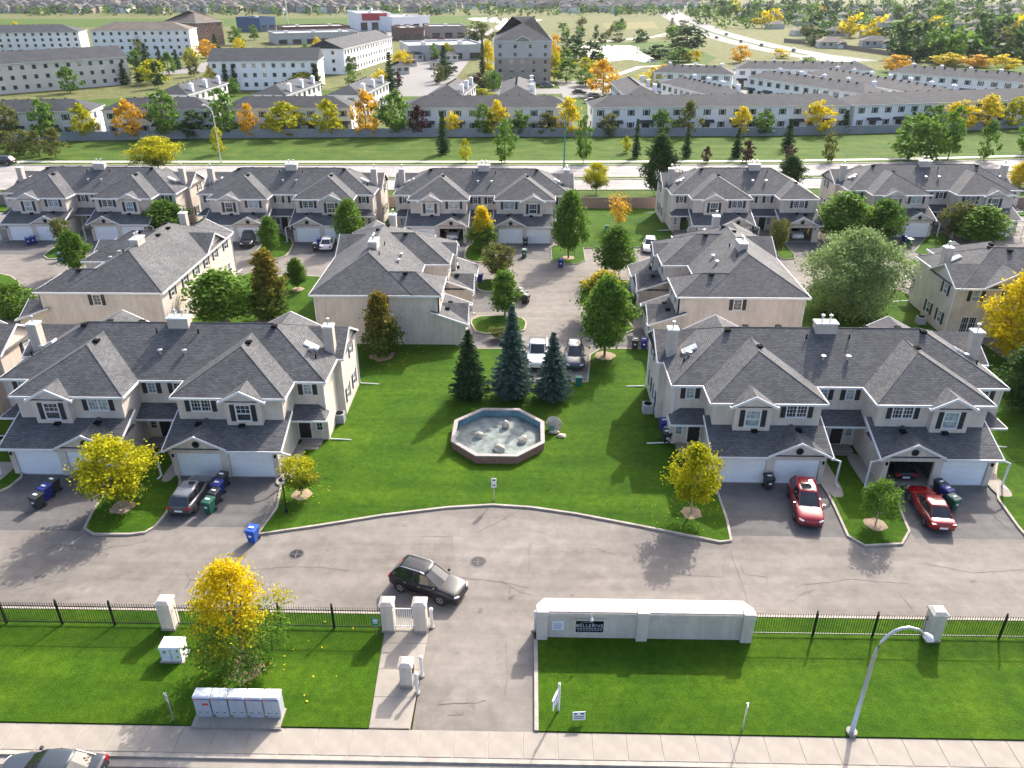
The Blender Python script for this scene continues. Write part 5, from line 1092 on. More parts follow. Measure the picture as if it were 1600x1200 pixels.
# fallen leaves under the turning trees
def litter(name, cx, cy, r, n, mat, seed):
    rs = np.random.default_rng(seed); a = rs.random(n) * 6.283; q = np.abs(rs.normal(0, .55, n)) * r; C = np.stack([cx + np.cos(a) * q, cy + np.sin(a) * q, np.full(n, .145) + rs.random(n) * .02], 1)
    ang = rs.random(n) * 6.283; s = .05 * rs.uniform(.6, 1.3, (n, 1)); U = np.stack([np.cos(ang), np.sin(ang), rs.normal(0, .2, n)], 1) * s; V = np.stack([-np.sin(ang), np.cos(ang), rs.normal(0, .2, n)], 1) * s * .7
    o = link(name, quads_mesh(name, C, U, V, [mat])); o['kind'] = 'stuff'
for i, (px, py, r, n, mt) in enumerate(((385, 1046, 4.0, 110, 'leaf_yellow'), (1080, 803, 3.0, 70, 'leaf_lime'), (192, 794, 2.2, 70, 'leaf_lime'), (597, 557, 4, 160, 'leaf_orange'), (472, 774, 2, 70, 'leaf_lime'))): litter('fallen_leaves', *g(px, py), r, n, mt, 200 + i)
# ------------------------------------------------------------------ background: grey fence, white townhouse rows, apartments, shops, ponds, far suburb
def polyfence(pts, h, label, name, mat, seg=2.4):
    t = thing(name, label, 'fence' if 'fence' in name else 'wall'); k = 0
    for i in range(len(pts) - 1):
        a, b = Vector(pts[i]), Vector(pts[i + 1]); L = (b - a).length; n = max(1, int(L / seg)); d = (b - a) / n; ang = math.atan2(d.y, d.x); pl = d.length
        me = MB(); me.box(.06, -.05, 0, pl - .06, .05, h); me = me.mesh('panel', [mat]); po = shared((name, 'post'), lambda: (lambda m: (m.box(-.09, -.09, 0, .09, .09, h + .12), m.mesh('post', [mat]))[-1])(MB()))
        for j in range(n): p = a + d * j; link('panel', me, t, (p.x, p.y, -.06), ang); link('post', po, t, (p.x, p.y, -.06), ang)
    return t
polyfence(G(*at(fenceY, 0)), 1.9, 'long grey panel fence behind the arterial verge lawn', 'panel_fence', 'fence_grey', 4.8)
polyfence([(-100, 122), (5, 122), (22, 122.4), (100, 124)], 1.8, 'long brown stucco wall behind the townhouse complex', 'boundary_wall', 'wall_brown', 6.0)
def far_window():
    m = MB(); m.box(-.5, -.05, 0, .5, -.005, 1.3, 0); m.box(-.43, -.07, .07, .43, -.051, 1.23, 1); m.box(-.82, -.045, -.02, -.56, -.006, 1.32, 2); m.box(.56, -.045, -.02, .82, -.006, 1.32, 2); return m.mesh('window', ['white_trim', 'glass_dark', 'shutter'])
def far_patio():
    m = MB(); m.box(-.95, -.05, 0, .95, -.005, 2.1, 0); m.box(-.88, -.07, .06, .88, -.051, 2.03, 1); return m.mesh('patio_door', ['white_trim', 'glass_dark'])
def plain_window():
    m = MB(); m.box(-.62, -.05, 0, .62, -.005, 1.35, 0); m.box(-.55, -.07, .07, .55, -.051, 1.28, 1); return m.mesh('window', ['white_trim', 'glass_dark'])
FW, FP, PW = far_window(), far_patio(), plain_window()
def longhouse(label, a, b, depth, side, eave=5.7, mat='siding_white', roofmat='shingle_far', storeys=2, chim=True, win='shut', gable=False, cat='townhouse', name='townhouse_row', group='white townhouse rows beyond the grey fence', pitch=.42, step=3.4, vents=True, porches=True, both=True):
    """a, b: ground ends of the front wall; the body lies 'depth' to the left (side=1) or right (side=-1) of a->b"""
    a, b = Vector(a), Vector(b); L = (b - a).length; ang = math.atan2((b - a).y, (b - a).x)
    t = thing(name, label, cat, (a.x, a.y, -.08), ang, group); D = depth * side; y0, y1 = min(0, D), max(0, D)
    m = MB(); m.box(0, y0, 0, L, y1, eave)
    hw = depth / 2; e = .4; ym = (y0 + y1) / 2; zr = eave + (hw + e) * pitch
    if gable:
        for x in (0, L): m.poly([(x, y0, eave), (x, y1, eave), (x, ym, zr - .15)])
    m.build('wall', mat, t)
    i0 = 0 if gable else hw + e
    P = [(-e, y0 - e, eave), (L + e, y0 - e, eave), (L + e, y1 + e, eave), (-e, y1 + e, eave), (-e + i0, ym, zr), (L + e - i0, ym, zr)]
    r = MB(); r.add(P, [(0, 1, 5, 4), (2, 3, 4, 5), (1, 2, 5), (3, 0, 4), (0, 3, 2, 1)]); rf = r.build('roof', roofmat, t)
    f = MB()
    for p, q in ((0, 1), (1, 2), (2, 3), (3, 0)):
        x0_, x1_ = sorted((P[p][0], P[q][0])); ya, yb = sorted((P[p][1], P[q][1])); f.box(x0_ - .04, ya - .04, eave - .2, x1_ + .04, yb + .04, eave - .01)
    f.build('eave_trim', 'white_trim', rf)
    n = max(2, int(L / step)); me = FW if win == 'shut' else PW
    for face, yy, rz in ((0, y0, 0), (1, y1, math.pi)) if both else ((0, y0, 0),):
        for i in range(n):
            x = (i + .5) * L / n
            for s in range(storeys):
                zz = 1.0 + s * (eave - .2) / storeys
                if s == 0 and porches and i % 2 == 1:
                    link('patio_door', FP, t, (x, yy, .1), rz); pr = shared('fporch', lambda: (lambda q: (q.add([(-1.7, -1.3, 2.35), (1.7, -1.3, 2.35), (1.7, 0, 2.75), (-1.7, 0, 2.75), (-1.7, -1.3, 2.2), (1.7, -1.3, 2.2), (1.7, 0, 2.2), (-1.7, 0, 2.2)], [(0, 1, 2, 3), (4, 5, 1, 0), (5, 6, 2, 1), (7, 4, 0, 3), (7, 6, 5, 4)]), q.mesh('porch_roof', ['shingle_far']))[-1])(MB())); link('porch_roof', pr, t, (x, yy, 0), rz)
                else: link('window', me, t, (x, yy, zz), rz)
    for xx, rz in ((0, -math.pi / 2), (L, math.pi / 2)):
        for s in range(storeys): link('window', me, t, (xx, ym - depth * .2, 1.0 + s * (eave - .2) / storeys), rz)
    if chim:
        cm = shared('fchim', lambda: (lambda q: (q.box(-.45, -.45, 0, .45, .45, 2.0), q.box(-.52, -.52, 2.0, .52, .52, 2.12), q.box(-.1, -.1, 2.12, .1, .1, 2.5), q.mesh('chimney', ['siding_white']))[-1])(MB()))
        k = max(2, int(L / 7.5))
        for i in range(k):
            for yy in ((y0 + .6,) if i % 2 else (y0 + .6, )): link('chimney', cm, rf, ((i + .5) * L / k, yy, eave + .1))
    if vents:
        vm = shared('fvent', lambda: (lambda q: (q.box(-.22, -.22, -.1, .22, .22, .3), q.mesh('roof_vent', ['vent_black']))[-1])(MB())); k = max(2, int(L / 3.6))
        for i in range(k): link('roof_vent', vm, rf, (i0 + (i + .5) * max(.1, L - 2 * i0) / k, ym + .35, zr - .2))
    return t
def zg(px, py, z): return g(px, py, z)
# rows facing the fence (front wall pixels at the eave level)
for (x0, x1, yy0, yy1), lb in (((-120, 150, 189.5, 189), 'white townhouse row behind the fence, outermost beyond the orange tree'), ((168, 338, 188.5, 188), 'white townhouse row behind the fence between the orange tree and the tall green tree'), ((352, 551, 187.8, 187.5), 'white townhouse row behind the fence with yellow-green yard trees and end wall open'), ((633, 893, 187.5, 187.5), 'white townhouse row behind the fence with maroon and bright yellow yard trees'), ((925, 1322, 187, 185.5), 'long white townhouse row behind the fence opposite the maroon saplings'), ((1330, 1720, 184.6, 177), 'white townhouse row behind the fence with three round yellow trees')):
    fy = lambda x: float(np.interp(x, xs, [fenceY[k_] for k_ in xs])); a, b = g(x0, fy(x0) - 6), g(x1, fy(x1) - 6); longhouse(lb, a, b, 9.0, 1, chim=False)
# rows running away from the fence: ridge pixels
def ridge_row(p, q, lb, depth=8.6, **k):
    a, b = Vector(zg(*p, 8.0)), Vector(zg(*q, 8.0)); d = (b - a).normalized(); n = Vector((d.y, -d.x)); off = n * depth / 2; b2 = b + d * 3; k_ = max(0.0, (209 - a.y) / d.y) if d.y > 0 else 0.0; a2 = a + d * k_
    side = 1
    longhouse(lb, a2 + off, b2 + off, depth, side, **k)
for p, q, lb in (((196, 150), (322, 117), 'white townhouse row with many chimneys beside the parking cars and three-storey block'), ((362, 150), (470, 117), 'townhouse row seen mostly as roof beside the second row of chimneys'), ((474, 158), (578, 116), 'white chimneyed townhouse row leading up to the black-dormer block'), ((668, 151), (716, 119), 'townhouse row leading up to the small garages'), ((806, 150), (810, 116), 'townhouse row leading up to the grey apartment tower'),
                 ((1030, 152), (982, 116), 'white townhouse row slanting up to the pond trees'), ((1180, 142), (1065, 116), 'townhouse row with dark slanting roof beside the orange pond trees'), ((1148, 101), (1040, 98), 'far white townhouse row nearest the pond'), ((1362, 95), (1165, 93), 'far white townhouse row along the highway'), ((1372, 130), (1200, 107), 'white townhouse row in the middle of the right-hand group with facing gables'), ((1520, 140), (1290, 103), 'long white townhouse row in the right-hand group with golden tree between'), ((1690, 118), (1415, 99), 'far white townhouse row nearest the bungalows')):
    ridge_row(p, q, lb)
# apartments and larger blocks: base pixels of the front wall
def block_at(lb, p, q, depth, eave, mat, storeys, **k):
    a, b = g(*p), g(*q); return longhouse(lb, a, b, depth, 1, eave, mat, storeys=storeys, cat='apartment', name='apartment_block', group=None, chim=False, porches=False, win='plain', **k)
block_at('long white four-storey apartment block with brown roof', (150, 92), (302, 90), 16, 11.5, 'siding_white', 4, roofmat='shingle_brown', pitch=.35, step=3.2)
block_at('brown brick four-storey apartment block with hipped roofs', (312, 74), (352, 70), 22, 11.5, 'brick_brown', 4, roofmat='shingle_brown', pitch=.45, step=4)
block_at('pale three-storey townhouse block with dark roof beside two spruces', (333, 141), (500, 139), 15, 8.6, 'siding_white', 3, gable=True, pitch=.42, step=3)
block_at('beige three-storey block with gabled end by the dark spruces', (-60, 152), (206, 131), 14, 8.6, 'siding_cream', 3, gable=True, pitch=.42, step=3.2)
block_at('grey-roofed three-storey block far beyond the beige gabled block', (-80, 88), (130, 84), 16, 9.5, 'siding_white', 4, pitch=.35)
block_at('white three-storey block with black dormer roof beside the strip mall', (540, 116), (614, 92), 14, 8.8, 'siding_white', 3, gable=True, pitch=.4)
ap = block_at('five-storey grey and tan apartment tower with gabled centre beyond the townhouses', (773, 131), (860, 131), 26, 13.5, 'siding_tan', 5, pitch=.5, step=3.5)
L_ = (Vector(g(860, 131)) - Vector(g(773, 131))).length; m = MB(); m.box(-.15, -.15, 8.2, L_ + .15, 26.1, 13.45); m.build('upper_storeys', 'siding_grey', ap)
P, Fc, E_ = gable_front(L_ * .36, L_ * .64, -.9, 12, 13.6); roof_solid(ap, 'front_gable_roof', P, Fc, E_, 'shingle_far'); m = MB(); m.poly([(L_ * .37, -.2, 13.3), (L_ * .63, -.2, 13.3), (L_ * .5, -.2, 13.3 + L_ * .13 * SL)]); m.build('front_gable', 'siding_grey', ap)
for i in range(4):
    for k in range(4): link('window', PW, ap, (L_ * (.1 + .266 * i), -.155, 8.6 + (k % 2) * 2.5), 0) if k < 2 else None
for px, py, lb in ((742 - 358, 0, ''),): pass
for i, (px, py) in enumerate(((628, 116), (640, 104), (650, 96), (690, 108), (704, 97))):
    a = g(px - 9, py); b = g(px + 12, py - 1); longhouse('low carport garage roof in the parking court, ' + ['closest to the townhouse row', 'second along the drive', 'third along the drive', 'opposite side, nearer', 'opposite side, farther'][i], a, b, 7, 1, 2.6, 'siding_cream', storeys=1, chim=False, vents=False, porches=False, cat='garage', name='carport_garage', group='carport garages')
# flat-roofed shops
def shop(lb, p, q, depth, h, mat, band=None, roof='flat_roof', sign=None):
    a, b = Vector(g(*p)), Vector(g(*q)); L = (b - a).length; t = thing('shop_building', lb, 'shop', (a.x, a.y, -.1), math.atan2((b - a).y, (b - a).x)); m = MB(); m.box(0, 0, 0, L, depth, h); m.build('wall', mat, t); m = MB(); m.box(.3, .3, h - .3, L - .3, depth - .3, h + .02); m.build('roof', roof, t)
    m = MB()
    for q_ in ((-.1, -.1, L + .1, .3), (-.1, depth - .3, L + .1, depth + .1)): m.box(q_[0], q_[1], h, q_[2], q_[3], h + .7)
    for q_ in ((-.1, .301, .3, depth - .301), (L - .3, .301, L + .1, depth - .301)): m.box(q_[0], q_[1], h, q_[2], q_[3], h + .7)
    m.build('parapet', mat, t)
    n = max(2, int(L / 7))
    for i in range(n): m = MB(); x = (i + .2) * L / n; m.box(x, -.12, .3, x + L / n * .6, -.02, h * .5); m.build('shop_window', 'glass_dark', t)
    if band: m = MB(); m.box(L * .12, -.5, h * .62, L * .88, -.021, h + .5); m.build('sign_band', band, t)
    for i in range(max(1, int(L / 14))): m = MB(); x = (i + .5) * L / max(1, int(L / 14)); m.box(x - 1, depth * .4, h + .03, x + 1, depth * .4 + 2, h + 1.3); m.build('roof_unit', 'galvanised', t)
    return t
shop('long low white store building beside the parking court', (640, 95), (757, 92), 28, 5.5, 'siding_grey'); shop('brown brick shop with flat roof beyond the long white store', (627, 63), (663, 62), 22, 6, 'brick_brown'); shop('tan shop with brick bays next to the brown brick shop', (672, 60), (730, 59), 22, 6, 'siding_tan')
shop('large supermarket with red sign band near the far field', (561, 48), (612, 47), 50, 10, 'siding_white', 'store_red'); shop('white big-box store beside the supermarket with red sign', (614, 49), (672, 46), 40, 8, 'siding_white'); shop('small dark blue shop beyond the brown apartment block', (408, 50), (432, 48), 20, 8, 'store_blue'); shop('long low brown strip mall beside the far field', (446, 60), (548, 57), 25, 5.5, 'brick_brown'); shop('white-roofed strip mall beyond the pale three-storey block', (432, 70), (560, 66), 24, 5, 'siding_grey')
# parking courts and streets between the far rows
for q in (((600, 150), (690, 150), (760, 60), (640, 60)), ((880, 152), (930, 152), (985, 128), (870, 126)), ((270, 168), (345, 166), (350, 146), (300, 150)), ((430, 58), (780, 54), (770, 44), (440, 46)), ((225, 118), (330, 112), (420, 84), (390, 82))): sheet('parking_court', G(*q), -.08, 'road_far')
sheet('far_street', G((760, 146), (1330, 146), (1330, 138), (760, 138)), -.085, 'road_far'); sheet('far_street', G((0, 190), (1600, 168), (1600, 100), (0, 160)), -.10, 'lawn_far')
# ponds
def water(name, px, z=-.07):
    o = sheet(name, rounded(G(*px), 2), z, 'water'); return o
m, nt, b = _new('water'); b.inputs['Base Color'].default_value = (.16, .2, .22, 1); b.inputs['Roughness'].default_value = .08; b.inputs['Specular IOR Level'].default_value = .9; nz = _noise(nt, .6, 3, nt.nodes.new('ShaderNodeTexCoord').outputs['Object']); _bump(nt, b, nz.outputs[0], .05, .1)
water('far_pond', ((716, 29), (760, 26.5), (850, 30), (842, 33), (806, 36), (795, 44), (776, 47), (772, 42), (784, 36)))
water('near_pond', ((905, 72), (940, 69), (1000, 72), (998, 80), (1032, 96), (1015, 99), (985, 92), (948, 96), (925, 92), (912, 84)))
# highway winding to the far right, with kerb walk
def ribbon(name, px, w, z, mat):
    P = [Vector(p) for p in G(*px)]; mb = MB(); Lp = []
    for i, p in enumerate(P):
        d = (P[min(i + 1, len(P) - 1)] - P[max(0, i - 1)]).normalized(); k = Vector((d.y, -d.x)) * w / 2; Lp.append((p - k, p + k))
    for i in range(len(P) - 1): mb.quad((*Lp[i][0], z), (*Lp[i][1], z), (*Lp[i + 1][1], z), (*Lp[i + 1][0], z))
    return structure(mb.build(name, mat))
hw = ((1340, 96), (1262, 86), (1200, 74), (1150, 62), (1110, 50), (1078, 36), (1052, 24), (1042, 17), (1050, 12), (1078, 9)); ribbon('highway', hw, 24, -.075, 'road_far'); ribbon('highway_median', hw[1:6], 2.5, -.07, 'lawn_far')
ribbon('field_path', ((980, 60), (1040, 56), (1090, 62)), 3, -.07, 'path_far'); ribbon('field_path', ((905, 66), (960, 63), (1010, 60), (1050, 50)), 3, -.071, 'path_far'); ribbon('pond_path', ((900, 130), (960, 118), (1000, 104), (1085, 100), (1120, 104)), 3, -.07, 'path_far')
for i, (px, py) in enumerate(((1190, 72), (1158, 66), (1135, 55), (1105, 51), (1085, 42), (1215, 80), (1240, 80), (1120, 60))):
    x, y = g(px, py); t = tag(link('far_car', shared('fcar', lambda: (lambda m: (m.box(-2.2, -.9, .3, 2.2, .9, .95, taper=.08), m.box(-1.3, -.8, .95, .9, .8, 1.5, taper=.2), m.mesh('far_car', ['paint_silver']))[-1])(MB())), None, (x, y, -.07), 1.2), 'small grey car driving along the distant highway', 'car', 'cars on the highway')
polyfence(G((1225, 66), (1290, 72), (1400, 88)), 2.0, 'brown wooden fence between the highway and the bungalows', 'wooden_fence', 'wall_brown', 6)
# fields beyond
for i, (q, mt) in enumerate(((((-300, 30), (520, 28), (760, 24), (760, 40), (520, 40), (-300, 45)), 'lawn_far'), (((850, 30), (1040, 22), (1060, 60), (1000, 68), (880, 66), (840, 48)), 'prairie'), (((880, 70), (1010, 100), (1090, 110), (1120, 90), (1050, 64)), 'lawn_far'), (((940, 36), (1020, 33), (1030, 44), (950, 46)), 'wheat'))):
    if mt == 'wheat': lawn('wheat', (.15, .15, .06), (.19, .18, .075), (.23, .20, .09), 1.0, False)
    sheet('field', G(*q), -.095 + .003 * i, mt)
# ------------------------------------------------------------------ background trees (one mesh each: too small to show their parts)
def far_tree_mesh(key, H, W, z0, shape, mat, seed, nclump=26, per=16, leaf_s=.42, spread=.5):
    rs = np.random.default_rng(seed); C, U, V, cl = crown_points(rs, H, W, z0, shape, nclump, per, leaf_s, spread); me = quads_mesh('far_tree', C, U, V, [mat])
    tr = MB(); tr.tube([(0, 0, -.2), (0, 0, H * .7)], [.16, .06], 6); tm = tr.mesh('t', ['bark']); import bmesh
    bm = bmesh.new(); bm.from_mesh(me); n0 = len(bm.faces); bm.from_mesh(tm); bm.faces.ensure_lookup_table()
    for f in bm.faces[n0:]: f.material_index = 1
    bm.to_mesh(me); bm.free(); me.materials.append(M['bark']); FT[key] = (H, W, me)
FT = {}
for i, (k, mt) in enumerate(dict(green='leaf_green', dark='leaf_dark', light='leaf_light', olive='leaf_olive', yellow='leaf_yellow', lime='leaf_lime', orange='leaf_orange', maroon='leaf_maroon').items()):
    for v in range(2): far_tree_mesh((k, v), 8.0, 5.6, .9, 'oval' if v else 'round', mt, 40 + i * 2 + v, 46, 20, .3, .42)
    far_tree_mesh((k, 9), 8.0, 6.4, .8, 'round', mt, 80 + i, 16, 9, .75, .8)
spruce_kind('sp_far', 8.0, 3.6, 'needle_green', 61, .5, 20); FT[('spruce', 0)] = (8.0, 3.6, TREE['sp_far'][3]); FT[('spruce', 1)] = FT[('spruce', 0)]; spruce_kind('sp_vfar', 8.0, 3.8, 'needle_green', 62, .3, 12); FT[('spruce', 9)] = (8.0, 3.8, TREE['sp_vfar'][3])
def ftree(kind, px, py, wpx, top, label, group, var=None):
    x, y = g(px, py); dist = math.sqrt(x * x + y * y + CAM_H ** 2); sc = dist / F_PX * 1.03; w = wpx * sc; h = max(1.2, (py - top) * sc / max(.3, math.cos(math.asin(CAM_H / dist))))
    H, W, me = FT[(kind, var if var is not None else rnd.randint(0, 1))]
    if var is None:
        lab = ('tall ' if h > 8 else 'low ' if h < 4.5 else '') + ('broad ' if w > 6.3 else 'slim ' if w < 3.6 else '') + label; group = lab.split(' tree ')[0] + ' ' + group; label = lab
    return tag(link('tree', me, None, (x, y, -.1), rnd.uniform(0, 6.28), (w / W, w / W, h / H)), label, 'tree', group)
KN = dict(green='green', dark='dark green', light='light green', olive='olive', yellow='bright yellow', lime='yellow-green', orange='orange', maroon='maroon', spruce='dark spruce')
for k, px, w, top, b_ in (('orange', 205, 40, 166, 214), ('green', 262, 50, 153, 213), ('dark', 306, 44, 178, 214), ('green', 352, 48, 150, 213), ('orange', 391, 27, 166, 213), ('lime', 447, 64, 165, 213), ('lime', 515, 46, 162, 212), ('orange', 573, 42, 150, 211), ('green', 618, 52, 150, 210), ('maroon', 655, 32, 168, 211), ('yellow', 704, 32, 176, 212), ('green', 755, 34, 165, 212), ('yellow', 777, 36, 162, 212), ('green', 812, 40, 176, 212), ('olive', 852, 38, 178, 212), ('yellow', 887, 42, 159, 212), ('olive', 950, 38, 178, 210), ('green', 1032, 40, 174, 212), ('olive', 1074, 36, 164, 210), ('yellow', 1157, 35, 171, 210), ('green', 1192, 38, 176, 210), ('yellow', 1278, 40, 163, 208), ('spruce', 1318, 24, 174, 207), ('spruce', 1422, 22, 177, 204), ('green', 1456, 36, 170, 203), ('yellow', 1497, 40, 164, 201), ('yellow', 1538, 40, 159, 199), ('lime', 1578, 38, 161, 197), ('olive', 20, 34, 172, 217), ('green', 75, 40, 168, 216), ('lime', 135, 36, 172, 215)):
    ftree(k, px, float(np.interp(px, xs, [fenceY[k_] for k_ in xs])) - 1.2, w * .86, top + 4, KN[k] + ' yard tree just behind the grey panel fence', KN[k] + ' yard trees behind the grey fence')
for k, px, b_, w, top in (('lime', 344, 240, 20, 206), ('spruce', 693, 240, 26, 182), ('lime', 727, 253, 16, 221), ('light', 789, 254, 30, 194), ('green', 911, 255, 22, 190), ('spruce', 993, 246, 18, 193), ('lime', 978, 238, 14, 216), ('spruce', 1072, 245, 20, 204), ('maroon', 1103, 254, 14, 232), ('spruce', 1150, 245, 22, 206), ('maroon', 1166, 253, 20, 224), ('spruce', 1230, 232, 24, 194), ('maroon', 1233, 248, 18, 230), ('olive', 1294, 253, 18, 214), ('light', 1420, 248, 52, 194), ('light', 1450, 250, 48, 196), ('green', 1481, 248, 30, 186), ('green', 1537, 250, 24, 204), ('light', 1598, 240, 20, 200), ('olive', 15, 238, 26, 214), ('olive', 38, 240, 26, 212), ('olive', 62, 243, 26, 214), ('olive', 88, 246, 28, 212)):
    ftree(k, px, b_, w, top, KN[k] + ' young tree standing on the arterial verge lawn', KN[k] + ' verge trees')
for k, px, b_, w, top in (('spruce', 232, 112, 22, 78), ('spruce', 220, 128, 20, 96), ('spruce', 278, 108, 16, 84), ('lime', 246, 130, 40, 102), ('orange', 322, 90, 26, 68), ('spruce', 195, 132, 20, 106), ('spruce', 355, 141, 16, 108), ('spruce', 368, 141, 14, 108), ('yellow', 332, 141, 18, 112), ('spruce', 482, 122, 14, 98), ('lime', 475, 140, 46, 118), ('orange', 462, 116, 22, 104), ('yellow', 594, 142, 22, 114), ('yellow', 624, 108, 20, 84), ('spruce', 611, 146, 26, 92), ('maroon', 622, 138, 14, 116), ('spruce', 694, 124, 22, 80), ('green', 672, 88, 24, 74), ('red', 750, 140, 26, 118), ('light', 770, 142, 26, 114), ('lime', 752, 151, 34, 140), ('yellow', 762, 112, 22, 74), ('spruce', 754, 116, 12, 68), ('spruce', 829, 126, 14, 86), ('orange', 867, 110, 14, 64), ('lime', 866, 126, 16, 88), ('dark', 900, 92, 40, 66), ('dark', 925, 100, 34, 72), ('green', 885, 128, 36, 100), ('green', 915, 134, 34, 112), ('lime', 915, 112, 30, 94), ('green', 880, 108, 30, 80), ('orange', 942, 146, 40, 103), ('yellow', 1020, 140, 36, 112), ('orange', 1035, 138, 36, 108), ('dark', 1030, 90, 46, 74), ('dark', 1072, 80, 50, 50), ('green', 1060, 96, 40, 78), ('olive', 745, 66, 30, 40), ('green', 370, 70, 22, 48), ('green', 398, 62, 14, 44), ('yellow', 450, 58, 18, 46), ('yellow', 1076, 96, 14, 82), ('yellow', 1088, 96, 14, 82), ('orange', 1157, 98, 26, 76), ('yellow', 1220, 90, 22, 79), ('light', 1263, 112, 28, 94), ('orange', 1400, 112, 34, 92), ('yellow', 1480, 102, 34, 88), ('orange', 1525, 104, 36, 90), ('yellow', 1568, 110, 30, 92), ('yellow', 1318, 124, 26, 108), ('lime', 1456, 146, 26, 132), ('lime', 1415, 147, 18, 134), ('green', 1080, 148, 14, 140)):
    kk = 'maroon' if k == 'red' else k; ftree(kk, px, b_, w, top, KN[kk] + ' tree among the apartments and white townhouse rows', KN[kk] + ' trees among the far rows')
for i in range(46):
    px = rnd.uniform(-20, 770); py = rnd.uniform(50, 152); k = rnd.choice(['green', 'green', 'dark', 'yellow', 'lime', 'spruce', 'olive']); s = (py + 38) / 150; ftree(k, px, py, rnd.uniform(12, 24) * s, py - rnd.uniform(14, 30) * s, KN[k] + ' tree between the far apartment blocks', KN[k] + ' apartment trees')
# bungalow suburb on the right and suburb along the horizon
def house_mesh(w, d, e, wall, roof, seed):
    m = MB(); m.box(-w / 2, -d / 2, 0, w / 2, d / 2, e, 0); h = d / 2 + .5; zr = e + h * .42; P = [(-w / 2 - .5, -h, e), (w / 2 + .5, -h, e), (w / 2 + .5, h, e), (-w / 2 - .5, h, e), (-w / 2 - .5 + h, 0, zr), (w / 2 + .5 - h, 0, zr)]; m.add(P, [(0, 1, 5, 4), (1, 2, 5), (2, 3, 4, 5), (3, 0, 4), (0, 3, 2, 1)], 1)
    m.box(w * .12, -d / 2 - 3.2, 0, w * .45, -d / 2 + .5, e * .72, 0); m.add([(w * .08, -d / 2 - 3.7, e * .72), (w * .49, -d / 2 - 3.7, e * .72), (w * .49, -d / 2 + .6, e * .72), (w * .08, -d / 2 + .6, e * .72), (w * .285, -d / 2 - 3.7, e * .72 + w * .09), (w * .285, -d / 2 + 1.5, e * .72 + w * .09)], [(1, 2, 5, 4), (3, 0, 4, 5), (0, 1, 4)], 1)
    for x in (-w * .32, -w * .08): m.box(x - .7, -d / 2 - .06, e - 1.7, x + .7, -d / 2 - .01, e - .5, 2)
    m.box(w * .16, -d / 2 - 3.26, .1, w * .41, -d / 2 - 3.21, 2.3, 3); return m.mesh('far_house', [wall, roof, 'glass_dark', 'white_door'])
HM = [house_mesh(13, 9.5, 2.9, 'siding_cream', 'shingle_brown', 1), house_mesh(14, 10, 3.0, 'siding_grey', 'shingle_far', 2), house_mesh(12, 10, 5.4, 'siding_grey', 'shingle_far', 3), house_mesh(11.5, 10.5, 5.4, 'siding_cream', 'shingle_brown', 4), house_mesh(12, 10, 5.4, 'siding_tan', 'shingle_far', 5)]
LBL = ['beige bungalow among dense trees beyond the highway', 'grey bungalow among dense trees beyond the highway', 'grey two-storey house in the far suburb at the skyline', 'cream two-storey house in the far suburb at the skyline', 'tan two-storey house in the far suburb at the skyline']
def far_house(px, py, k, s=1.0): x, y = g(px, py); return tag(link('far_house', HM[k], None, (x, y, -.12), rnd.choice((0, 1.57, 3.14, -1.57)) + rnd.uniform(-.25, .25), (s, s, s)), LBL[k], 'house', LBL[k])
for py in (12, 20, 30, 42, 56, 72):
    x = 1110 + (py - 12) * 3.2
    while x < 1680: far_house(x + rnd.uniform(-6, 6), py + rnd.uniform(-2.5, 2.5), rnd.randint(0, 1)); x += 20 + py * .62
for py in (1, 4.5, 8.5, 13, 18.5):
    x = -40
    while x < 1060:
        if not (700 < x < 880 and py > 15) and not (1000 < x and py > 10): far_house(x + rnd.uniform(-4, 4), py + rnd.uniform(-.8, .8), rnd.randint(2, 4))
        x += 17 + py * .55
cnt = 0
for i in range(105):
    py = 6 + 84 * rnd.random() ** 1.3; px = rnd.uniform(1085 + max(0, py - 20) * 3.0, 1660)
    if py > 72 and px < 1380: continue
    k = rnd.choice(['green', 'green', 'dark', 'dark', 'dark', 'spruce', 'olive', 'yellow'] if rnd.random() < .6 else ['green', 'dark', 'spruce']); s = (py + 38) / 100
    ftree(k, px, py, rnd.uniform(19, 32) * s, py - rnd.uniform(16, 30) * s, KN[k] + ' tree in the bungalow neighbourhood beyond the highway', KN[k] + ' bungalow trees', 9)
for px in range(1400, 1640, 26): k = rnd.choice(['dark', 'green', 'spruce']); ftree(k, px, 98 + rnd.uniform(-6, 0), 34, 58 + rnd.uniform(-8, 12), KN[k] + ' tree in the bungalow neighbourhood beyond the highway', KN[k] + ' bungalow trees', 9)
for i in range(45):
    px = rnd.uniform(720, 1080); py = rnd.choice([rnd.uniform(40, 70), rnd.uniform(60, 104)])
    if 900 < px < 1030 and 68 < py < 99: continue
    k = rnd.choice(['green', 'dark', 'olive', 'dark', 'spruce']); s = (py + 38) / 100; ftree(k, px, py, rnd.uniform(8, 20) * s, py - rnd.uniform(8, 16) * s, KN[k] + ' tree scattered around the ponds', KN[k] + ' pond trees', 9)
